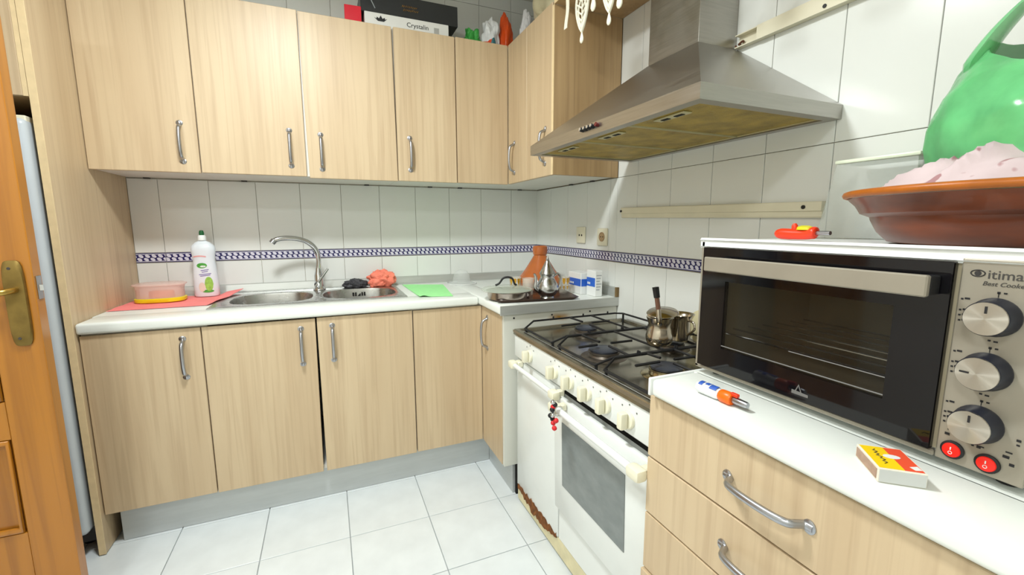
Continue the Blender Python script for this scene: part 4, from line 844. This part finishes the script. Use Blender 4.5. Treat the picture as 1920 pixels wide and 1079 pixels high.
bm = B(); tube(bm, smoothpts([(kx2 + 0.032, ky2, kz2 + 0.100), (kx2 + 0.055, ky2, kz2 + 0.112), (kx2 + 0.070, ky2, kz2 + 0.092), (kx2 + 0.066, ky2, kz2 + 0.055), (kx2 + 0.046, ky2, kz2 + 0.030)], 4), 0.0055, 8, ref=(0, 1, 0)); obj('handle', bm, silver, tpz, smooth=50)
# --- tagine behind the tray
gx, gy = -0.212, -0.470
tg = thing('tagine', 'glazed terracotta tagine with conical lid behind the tray', 'tagine', (gx, gy, ZW))
terra = plain('glazed_terracotta', (184, 102, 50), 0.22, var=0.12, scale=14, coat=0.3)
bm = B(); lathe(bm, [(0.090, 0.0005), (0.105, 0.006), (0.128, 0.032), (0.134, 0.040), (0.130, 0.044)], (gx, gy, ZW), 40); obj('dish', bm, terra, tg, smooth=40)
bm = B(); lathe(bm, [(0.126, 0.0445), (0.122, 0.050), (0.106, 0.070), (0.080, 0.104), (0.057, 0.140), (0.041, 0.166), (0.033, 0.180), (0.037, 0.183), (0.040, 0.203), (0.039, 0.224), (0.034, 0.229), (0.028, 0.223), (0.010, 0.218)], (gx, gy, ZW), 40); obj('conical_lid', bm, terra, tg, smooth=35)
# --- cartons
def carton(x0, x1, y0, y1, h, label):
    t = thing('carton', label, 'carton', ((x0 + x1) / 2, (y0 + y1) / 2, ZW), 'blue and white cartons by the tagine')
    bm = B(); box(bm, x0, x1, y0, y1, ZW + 0.0005, ZW + h, 0.002, 1); obj('box', bm, 'white', t)
    blue = plain('carton_blue', (48, 104, 206), 0.4, var=0.06); e = 0.0008
    bx('blue_band', x0 - e, x0 - 0.0001, y0 + 0.002, y1 - 0.002, ZW + h * 0.38, ZW + h * 0.72, blue, t)
    if y0 > -0.78: bx('blue_band', x0 + 0.002, x1 - 0.002, y0 - e, y0 - 0.0001, ZW + h * 0.38, ZW + h * 0.72, blue, t)
    for k in range(3): bx('white_print', x0 - 2 * e, x0 - e - 0.0001, y0 + (y1 - y0) * (0.56 + 0.12 * k), y0 + (y1 - y0) * (0.64 + 0.12 * k), ZW + h * 0.45, ZW + h * 0.54, 'white', t)
    if y0 < -0.78:
        for k in range(6): bx('grey_print', x0 + 0.006, x0 + 0.024 + 0.005 * (k % 3), y0 - e, y0 - 0.0001, ZW + h * (0.25 + 0.11 * k), ZW + h * (0.29 + 0.11 * k), plain('pale_grey_print', (178, 182, 186), 0.5), t)
carton(-0.106, -0.066, -0.845, -0.770, 0.124, 'white carton with grey printed side, standing nearest the stove')
carton(-0.132, -0.060, -0.760, -0.640, 0.106, 'blue-banded white carton standing nearer the tagine')

# --- things on top of the wall cabinets
CT = ZU1 + 0.0005
def wbox(name, x0, x1, y0, y1, z0, z1, mat, label, group=None, rz=0.0):
    t = thing(name, label, 'box', ((x0 + x1) / 2, (y0 + y1) / 2, z0), group)
    c = Vector(((x0 + x1) / 2, (y0 + y1) / 2, 0)); xf = Matrix.Translation(c) @ Matrix.Rotation(rz, 4, 'Z') @ Matrix.Translation(-c)
    bm = B(); box(bm, x0, x1, y0, y1, z0, z1, 0.0015, 1, xf=xf); obj('box', bm, mat, t); return t, xf
rb, xf = wbox('gift_box', -1.130, -1.056, -0.275, -0.160, CT, 2.240, plain('glossy_red_card', (216, 34, 52), 0.25, var=0.05), 'small glossy red box on top of the wall cabinets', rz=-0.05)
wb, xf = wbox('glassware_box', -1.045, -0.640, -0.275, -0.045, CT, 2.226, plain('white_card', (232, 232, 228), 0.5, var=0.02), 'white glassware box with crown print under the black box')
bm = B(); text_mesh(bm, 'Crystalin', 0.030, XF_BACK((-0.850, -0.2756, 2.186)), 0.0003); obj('lettering', bm, 'ink', wb)
bm = B(); o_ = (-0.985, -0.2756, 2.190); prism(bm, [(0.0, 0.0), (-0.016, 0.014), (-0.006, 0.010), (-0.004, 0.018), (0.006, 0.012), (0.014, 0.026), (0.022, 0.012), (0.032, 0.018), (0.034, 0.010), (0.044, 0.014), (0.028, 0.0)], 0.0006, XF_BACK(o_)); obj('crown_print', bm, 'ink', wb)
bx('grey_print', -0.715, -0.690, -0.2762, -0.2752, 2.176, 2.202, plain('grey_print', (176, 176, 172), 0.5), wb)
kb, xf = wbox('gift_box', -1.060, -0.590, -0.270, -0.030, 2.2265, 2.322, plain('matt_black_card', (44, 46, 48), 0.35, var=0.08), 'long black box with gold print on top of the white box')
bm = B(); random.seed(21)
for row, z in ((0, 2.278), (1, 2.262)):
    tube(bm, [(-0.868 + 0.0042 * i + 0.006 * row, -0.2708, z + (0.0055 if i % 2 else -0.0045) * (0.6 + 0.5 * random.random())) for i in range(18)], 0.0011, 4, ref=(0, 1, 0))
obj('gold_print', bm, 'gold', kb)
bm = B(); tube(bm, [(-1.03, -0.2708, 2.318), (-0.995, -0.2708, 2.246)], 0.002, 5, ref=(0, 1, 0)); obj('edge_scuff', bm, plain('pale_scuff', (168, 176, 180), 0.4), kb)
def bag(name, c, r, amp, freq, seed, mat, label):
    bm = B(); lump(bm, c, r, amp, freq, seed, 5, flat=CT)
    return obj(name, bm, mat, label=label, cat='bag', group='plastic bags on the wall cabinets', smooth=40)
def patch_mat(name, cols):
    m, t, b = nt(name); v = N(t, 'ShaderNodeTexVoronoi'); v.inputs['Scale'].default_value = 13.0; co = N(t, 'ShaderNodeTexCoord'); t.links.new(co.outputs['Object'], v.inputs['Vector'])
    sp = N(t, 'ShaderNodeSeparateColor'); t.links.new(v.outputs['Color'], sp.inputs[0]); r = N(t, 'ShaderNodeValToRGB'); r.color_ramp.interpolation = 'CONSTANT'
    while len(r.color_ramp.elements) < len(cols): r.color_ramp.elements.new(0.5)
    for i, (p, c) in enumerate(cols): r.color_ramp.elements[i].position = p; r.color_ramp.elements[i].color = lin(c)
    t.links.new(sp.outputs[0], r.inputs[0]); t.links.new(r.outputs[0], b.inputs['Base Color']); b.inputs['Roughness'].default_value = 0.3; return m
bag('plastic_bag', (-0.502, -0.240, CT + 0.028), (0.044, 0.042, 0.062), 0.5, 1.9, 2.0, plain('green_printed_film', (62, 158, 70), 0.3, var=0.2), 'small green printed bag beside the black box')
bag('plastic_bag', (-0.400, -0.235, CT + 0.065), (0.044, 0.040, 0.095), 0.45, 1.7, 5.5, patch_mat('white_red_film', [(0.0, (232, 234, 236)), (0.78, (226, 84, 48)), (0.9, (60, 120, 130))]), 'crumpled white bag with red print between green and orange bags')
bag('plastic_bag', (-0.308, -0.220, CT + 0.075), (0.036, 0.036, 0.130), 0.30, 1.6, 8.5, plain('orange_film', (226, 84, 26), 0.3, var=0.15), 'upright orange bag in the cabinet corner')
bag('plastic_bag', (-0.232, -0.330, CT + 0.060), (0.036, 0.034, 0.115), 0.4, 1.8, 12.0, plain('white_film', (230, 230, 234), 0.3, var=0.05), 'crumpled white bag beside the orange bag')
bag('plastic_bag', (-0.150, -0.600, CT + 0.12), (0.135, 0.19, 0.26), 0.25, 2.2, 15.0, patch_mat('beige_film', [(0.0, (196, 188, 156)), (0.6, (206, 200, 172)), (0.9, (150, 150, 140))]), 'large beige bag on the cabinet next to the hood')

# --- lace hanging from the board
lv = thing('lace_trim', 'white crochet lace with leaf motifs and drops hanging from the board', 'lace', (UX - 0.008, -1.16, 2.128))
cot = plain('white_cotton', (240, 236, 216), 0.8, var=0.05, scale=60, bump=0.4); LX = UX - 0.010
bm = B(); box(bm, LX - 0.002, LX + 0.003, -1.90, -0.96, 2.118, 2.150, 0.001, 1); obj('header_tape', bm, cot, lv)
bm = B(); sheet(bm, lambda u, v: (LX + 0.004 * math.sin(v * 5), -0.993 + 0.022 * u + 0.002 * math.sin(v * 7), 2.118 - 0.134 * v), 4, 14, 0.0022); obj('ribbon', bm, cot, lv, smooth=60)
def drop(y, z, s=1.0):
    bm = B(); lathe(bm, [(0.002, 0.020 * s), (0.005 * s, 0.012 * s), (0.0105 * s, -0.004 * s), (0.011 * s, -0.012 * s), (0.007 * s, -0.019 * s), (0.001, -0.022 * s)], (LX, y, z), 14, sx=0.45); obj('drop', bm, cot, lv, smooth=60)
def leaf_motif(y, ztop, zbot, w):
    bm = B(); h = ztop - zbot
    out = [(LX, y + w * s * math.sin(PI * t) ** 0.8 * (1 - 0.25 * t), ztop - h * t) for s, ts in ((1, [k / 12 for k in range(13)]), (-1, [1 - k / 12 for k in range(1, 12)])) for t in ts]
    tube(bm, out, 0.0048, 6, ref=(1, 0, 0), closed=True)
    inn = [(LX, y + (p[1] - y) * 0.62, zbot + h * 0.10 + (p[2] - zbot) * 0.55) for p in out]; tube(bm, inn, 0.0034, 6, ref=(1, 0, 0), closed=True)
    for t in (0.35, 0.48, 0.6, 0.72, 0.84):
        wd = w * math.sin(PI * t) ** 0.8 * (1 - 0.25 * t); z = ztop - h * t
        tube(bm, [(LX, y, z - 0.016), (LX, y + wd * 0.95, z + 0.010)], 0.0032, 5); tube(bm, [(LX, y, z - 0.016), (LX, y - wd * 0.95, z + 0.010)], 0.0032, 5)
    tube(bm, [(LX, y, ztop), (LX, y, zbot)], 0.0026, 5); obj('leaf_motif', bm, cot, lv, smooth=60); drop(y, zbot - 0.018)
for y, zt, zb in ((-1.092, 2.118, 1.932), (-1.262, 2.118, 1.928), (-1.44, 2.118, 1.93), (-1.61, 2.118, 1.93), (-1.78, 2.118, 1.93)): leaf_motif(y, zt, zb, 0.046)
for y, z in ((-1.165, 2.000), (-1.318, 1.945), (-1.352, 2.000), (-1.525, 1.98), (-1.70, 1.98)):
    bm = B(); tube(bm, [(LX, y, 2.118), (LX, y, z + 0.02)], 0.003, 6); obj('cord', bm, cot, lv, smooth=60); drop(y, z, 1.3)

# --- on the table oven
OT = OZ1 + 0.0015
dx_, dy_ = -0.258, -2.256
dm = plain('brown_glazed_earthenware', (104, 46, 12), 0.28, var=0.45, scale=7, coat=0.1, stretch=(1, 1, 5)); rimm = plain('ochre_glazed_rim', (168, 92, 20), 0.4, var=0.3, scale=16)
ds = thing('earthenware_dish', 'large brown glazed earthenware dish on top of the table oven', 'dish', (dx_, dy_, OT))
bm = B(); lathe(bm, [(0.150, 0.0), (0.164, 0.003), (0.180, 0.020), (0.190, 0.040), (0.192, 0.046), (0.206, 0.052), (0.214, 0.066), (0.226, 0.078), (0.222, 0.080), (0.206, 0.070), (0.184, 0.045), (0.168, 0.016), (0.12, 0.012)], (dx_, dy_, OT), 64); obj('bowl', bm, dm, ds, smooth=35)
bm = B(); tube(bm, [(dx_ + 0.2285 * math.cos(a), dy_ + 0.2285 * math.sin(a), OT + 0.085) for a in [2 * PI * k / 64 for k in range(64)]], 0.0062, 8, closed=True); obj('rim', bm, rimm, ds, smooth=60)
def cloth_mat():
    m = plain('printed_pale_cloth', (206, 188, 190), 0.85, var=0.06, scale=12); t = m.node_tree; b = t.nodes['Principled BSDF']
    src = b.inputs['Base Color'].links[0].from_socket; v = N(t, 'ShaderNodeTexNoise'); v.inputs['Scale'].default_value = 38; v.inputs['Detail'].default_value = 1; co = N(t, 'ShaderNodeTexCoord'); t.links.new(co.outputs['Object'], v.inputs['Vector'])
    r = N(t, 'ShaderNodeValToRGB'); r.color_ramp.elements[0].position = 0.66; r.color_ramp.elements[1].position = 0.70; r.color_ramp.elements[0].color = (0, 0, 0, 1); r.color_ramp.elements[1].color = (0.75, 0.75, 0.75, 1); t.links.new(v.outputs['Fac'], r.inputs[0])
    mx = N(t, 'ShaderNodeMix', data_type='RGBA'); t.links.new(r.outputs[0], mx.inputs['Factor']); t.links.new(src, mx.inputs[6]); mx.inputs[7].default_value = lin((150, 92, 96)); t.links.new(mx.outputs[2], b.inputs['Base Color']); return m
def heap(u, v):
    a = math.radians(95 + 200 * u); r = 0.128 + 0.070 * v; x, y = dx_ + r * math.cos(a), dy_ + r * math.sin(a)
    e = math.sin(PI * u) ** 0.6; k = math.sin(PI * (0.18 + 0.82 * v)) ** 0.8 if v < 1 else 0
    fold = (1 - abs(math.sin(a * 5 + 5 * v + 2.5 * nz(x * 9, y * 9, 1)))) ** 1.5
    return (x, y, OT + 0.070 + e * k * (0.034 + 0.030 * nz(x * 11 + 2, y * 11, 5)) + 0.034 * fold * e * (1.15 - v) * (0.6 + 0.4 * k) + 0.008 * (1 - v))
bm = B(); sheet(bm, heap, 90, 22, -0.004)
obj('folded_cloth', bm, cloth_mat(), label='pale printed cloth heaped inside the earthenware dish', cat='cloth', smooth=60)
# green carrier bag
gb = thing('carrier_bag', 'translucent green carrier bag standing behind the cloth in the dish', 'bag', (-0.196, -2.312, OT + 0.016))
gm = plain('green_film', (116, 208, 138), 0.18, var=0.2, scale=16, alpha=0.66, bump=1.0)
bgx, bgy = -0.214, -2.302; rings = []; nb = 56
gprof = [(0.040, 0.016), (0.085, 0.019), (0.108, 0.045), (0.150, 0.085), (0.170, 0.110), (0.180, 0.135), (0.184, 0.160), (0.184, 0.190), (0.180, 0.215), (0.172, 0.250), (0.160, 0.285), (0.144, 0.315), (0.128, 0.336)]
for k, (r, z) in enumerate(gprof):
    ring = []
    for i in range(nb):
        a = 2 * PI * i / nb; w = 1 + 0.05 * nz(math.cos(a) * 3, math.sin(a) * 3, z * 6) + 0.016 * math.sin(a * 13 + z * 30 + 3 * nz(a * 2, z * 20)) * (z > 0.12) + 0.02 * nz(a * 9, z * 14, 4)
        zz = OT + z - 0.085 * max(0.0, (z - 0.2) / 0.136) * max(0.0, math.cos(a - 3.45)) ** 0.8
        ring.append(Vector((bgx + r * w * math.cos(a), bgy + r * w * math.sin(a), zz)))
    rings.append(ring)
bm = B(); loft(bm, rings, True, False); loft(bm, [[p + (Vector((bgx, bgy, p.z)) - p).normalized() * 0.0015 for p in r] for r in rings], True, False); obj('bag_body', bm, gm, gb, smooth=60)
for s in (1, -1):
    bm = B(); ca, sa = math.cos(1.86), math.sin(1.86)
    if s < 0: ca, sa = -ca, -sa
    P = lambda d, h: Vector((bgx + ca * d, bgy + sa * d, OT + h))
    ctr = smoothpts([P(0.150, 0.262), P(0.138, 0.300), P(0.118, 0.340), P(0.090, 0.378), P(0.056, 0.410), P(0.022, 0.432), P(0.004, 0.436)], 5); n = len(ctr)
    tube(bm, ctr, [0.006 + 0.040 * min(1, k / 4) - 0.032 * min(1, max(0, k - 4) / (n * 0.5)) for k in range(n)], 12, ref=(ca, sa, 0), flat=0.3); obj('bag_handle', bm, gm, gb, smooth=60)
bm = B(); lump(bm, (bgx - 0.02, bgy + 0.05, OT + 0.165), (0.085, 0.075, 0.065), 0.25, 2.0, 3.0, 4); obj('contents', bm, plain('yellow_wrapped_goods', (214, 200, 70), 0.5, var=0.2), gb, smooth=60)
jr = thing('jar', 'clear jar with red lid poking out of the green bag', 'jar', (bgx, bgy, OT + 0.30))
bm = B(); jx, jy = bgx + 0.010, bgy + 0.006; lathe(bm, [(0.050, 0.170), (0.064, 0.180), (0.070, 0.280), (0.070, 0.330), (0.060, 0.352), (0.048, 0.362)], (jx, jy, OT), 32); obj('glass_body', bm, plain('jar_plastic', (204, 200, 172), 0.08, alpha=0.85, var=0.04), jr, smooth=40)
bm = B(); lathe(bm, [(0.050, 0.3625), (0.051, 0.380), (0.047, 0.384)], (jx, jy, OT), 32); obj('lid', bm, 'red', jr, smooth=40)
# white tub behind the dish
wtb = thing('storage_tub', 'milky white plastic tub standing behind the earthenware dish', 'tub', (-0.075, -1.975, OT))
bm = B(); rr = lambda x0, x1, y0, y1, z: [Vector(p) for p in ((x0, y0, z), (x1, y0, z), (x1, y1, z), (x0, y1, z))]
tubm = plain('milky_plastic', (240, 246, 242), 0.25, var=0.02, alpha=0.3)
loft(bm, [rr(-0.128, -0.026, -2.055, -1.855, OT + 0.001), rr(-0.122, -0.030, -2.045, -1.886, OT + 0.176)]); obj('tub_body', bm, tubm, wtb)
bm = B(); box(bm, -0.126, -0.026, -2.050, -1.882, OT + 0.1762, OT + 0.185, 0.003, 2); obj('tub_lid', bm, plain('pale_lid', (228, 236, 214), 0.3), wtb, smooth=40)
# red gas lighter on the oven
ox_, oy_ = -0.350, -1.955
rl = thing('gas_lighter', 'stubby red and yellow gas lighter lying on the table oven', 'lighter', (ox_, oy_, OT))
lred = plain('red_orange_plastic', (236, 62, 30), 0.3, var=0.06); d = Vector((0.0, -1, 0)).normalized()
bm = B(); tube(bm, smoothpts([(ox_, oy_ + 0.044, OT + 0.010), (ox_, oy_ + 0.034, OT + 0.013), (ox_, oy_ + 0.010, OT + 0.0125), (ox_, oy_ - 0.020, OT + 0.0125), (ox_, oy_ - 0.036, OT + 0.016), (ox_, oy_ - 0.042, OT + 0.016)], 4), [0.006, 0.008, 0.0095, 0.0108, 0.0115, 0.0118, 0.0118, 0.0118, 0.0115, 0.0112, 0.011, 0.0108, 0.0108, 0.011, 0.0115, 0.012, 0.0125, 0.0125, 0.012, 0.011, 0.008], 12); obj('body', bm, lred, rl, smooth=50)
bm = B(); lathe(bm, [(0.012, 0), (0.011, 0.006), (0.005, 0.009)], (ox_, oy_ - 0.018, OT + 0.022), 16, sy=1.4); obj('trigger', bm, plain('yellow_trigger', (214, 206, 40), 0.35), rl, smooth=40)
bm = B(); lathe(bm, [(0.006, 0), (0.006, 0.008), (0.003, 0.013)], (ox_, oy_ + 0.004, OT + 0.0225), 12); obj('guard', bm, lred, rl, smooth=40)
bm = B(); cyl(bm, (ox_, oy_ - 0.0425, OT + 0.016), (ox_ - 0.002, oy_ - 0.070, OT + 0.016), 0.0042, 12); obj('nozzle', bm, 'satin', rl, smooth=40)
# --- on the near worktop
lx_, ly_ = -0.578, -1.990
kl = thing('kitchen_lighter', 'white and blue kitchen lighter with orange collar in front of the table oven', 'lighter', (lx_, ly_, ZW))
def along(s): return Vector((-0.580, -1.936, 0)).lerp(Vector((-0.576, -2.050, 0)), s)
def seg_tube(name, s0, s1, r0, r1, mat, parent, flat=0.75):
    bm = B(); a, b = along(s0), along(s1); z = ZW + 0.0128
    tube(bm, [a + Vector((0, 0, z)), a.lerp(b, 0.12) + Vector((0, 0, z)), a.lerp(b, 0.88) + Vector((0, 0, z)), b + Vector((0, 0, z))], [r0 * 0.8, r0, r1, r1 * 0.85], 12, ref=(1, 0, 0)); return obj(name, bm, mat, parent, smooth=40)
bod = seg_tube('body', 0.0, 0.46, 0.0125, 0.0120, plain('clear_white_plastic', (232, 234, 238), 0.2, var=0.04), kl)
for s0, s1, da in ((0.06, 0.14, 0.3), (0.18, 0.26, -0.1), (0.29, 0.43, 0.35)):
    bm = B(); a, b = along(s0), along(s1)
    sheet(bm, lambda u, v: a.lerp(b, v) + Vector((0.0129 * math.cos(PI / 2 + da + (u - 0.5) * 1.1), 0, ZW + 0.0128 + 0.0129 * math.sin(PI / 2 + da + (u - 0.5) * 1.1))), 5, 3, 0.0003); obj('blue_print', bm, plain('print_blue', (52, 92, 180), 0.4, var=0.2), bod, smooth=60)
seg_tube('collar', 0.46, 0.70, 0.0122, 0.0126, plain('vivid_orange', (255, 108, 14), 0.35, var=0.03), kl)
seg_tube('tip', 0.705, 0.98, 0.0070, 0.0062, 'satin', kl)
bm = B(); a = along(0.70); box(bm, a.x - 0.004, a.x + 0.004, a.y - 0.012, a.y + 0.004, ZW + 0.020, ZW + 0.0265, 0.001, 1); obj('thumb_button', bm, lred, kl)
# matchbox
mb = thing('matchbox', 'yellow and red matchbox lying near the edge of the worktop', 'matchbox', (-0.562, -2.268, ZW))
O = Vector((-0.609, -2.271, ZW + 0.0006)); ax = Vector((0.751, -0.660, 0)); ay = Vector((0.660, 0.751, 0)); xf = frame(O, ax, ay); LA, LB, HH = 0.053, 0.069, 0.0195
bm = B(); box(bm, 0, LA, 0, LB, 0, HH, 0.0006, 1, xf=xf); obj('sleeve', bm, plain('white_card2', (232, 226, 210), 0.6, var=0.03), mb)
bm = B(); box(bm, 0.0012, LA - 0.0012, -0.0008, -0.0001, 0.0012, HH - 0.0012, xf=xf); obj('inner_tray', bm, plain('grey_card', (206, 208, 206), 0.7, var=0.03), mb)
bm = B(); box(bm, -0.0009, -0.0001, 0.004, LB - 0.004, 0.003, HH - 0.003, xf=xf); obj('striking_strip', bm, plain('striker_brown', (176, 146, 126), 0.8, var=0.15, scale=90), mb)
bm = B(); box(bm, 0.002, LA * 0.56, 0.003, LB - 0.003, HH + 0.0001, HH + 0.0005, xf=xf); tl = obj('yellow_label', bm, plain('label_yellow', (244, 206, 20), 0.5, var=0.03), mb)
bm = B(); prism(bm, [(LA * 0.562, 0.003), (LA - 0.002, 0.003), (LA - 0.002, LB - 0.003), (LA * 0.562, LB - 0.003)], 0.0004, xf @ Matrix.Translation((0, 0, HH + 0.0001))); obj('red_label', bm, plain('label_red', (232, 84, 52), 0.5, var=0.03), mb)
bm = B(); prism(bm, [(LA * 0.56 + 0.010 * math.cos(t), LB * 0.56 + 0.006 * math.sin(t)) for t in [2 * PI * k / 16 for k in range(16)]], 0.0003, xf @ Matrix.Translation((0, 0, HH + 0.0006))); prism(bm, [(LA * 0.80, 0.006), (LA * 0.95, 0.008), (LA * 0.93, 0.018), (LA * 0.74, 0.014)], 0.0003, xf @ Matrix.Translation((0, 0, HH + 0.0006))); obj('white_flame', bm, 'white', mb)
bm = B(); random.seed(9); tube(bm, [xf @ Vector((LA * 0.28 + 0.003 * (1 if i % 2 else -1) * random.uniform(0.5, 1.1), LB * 0.22 + i * LB * 0.055, HH + 0.0009)) for i in range(12)], 0.0007, 4); obj('dark_print', bm, plain('olive_print', (92, 84, 20), 0.5), mb)
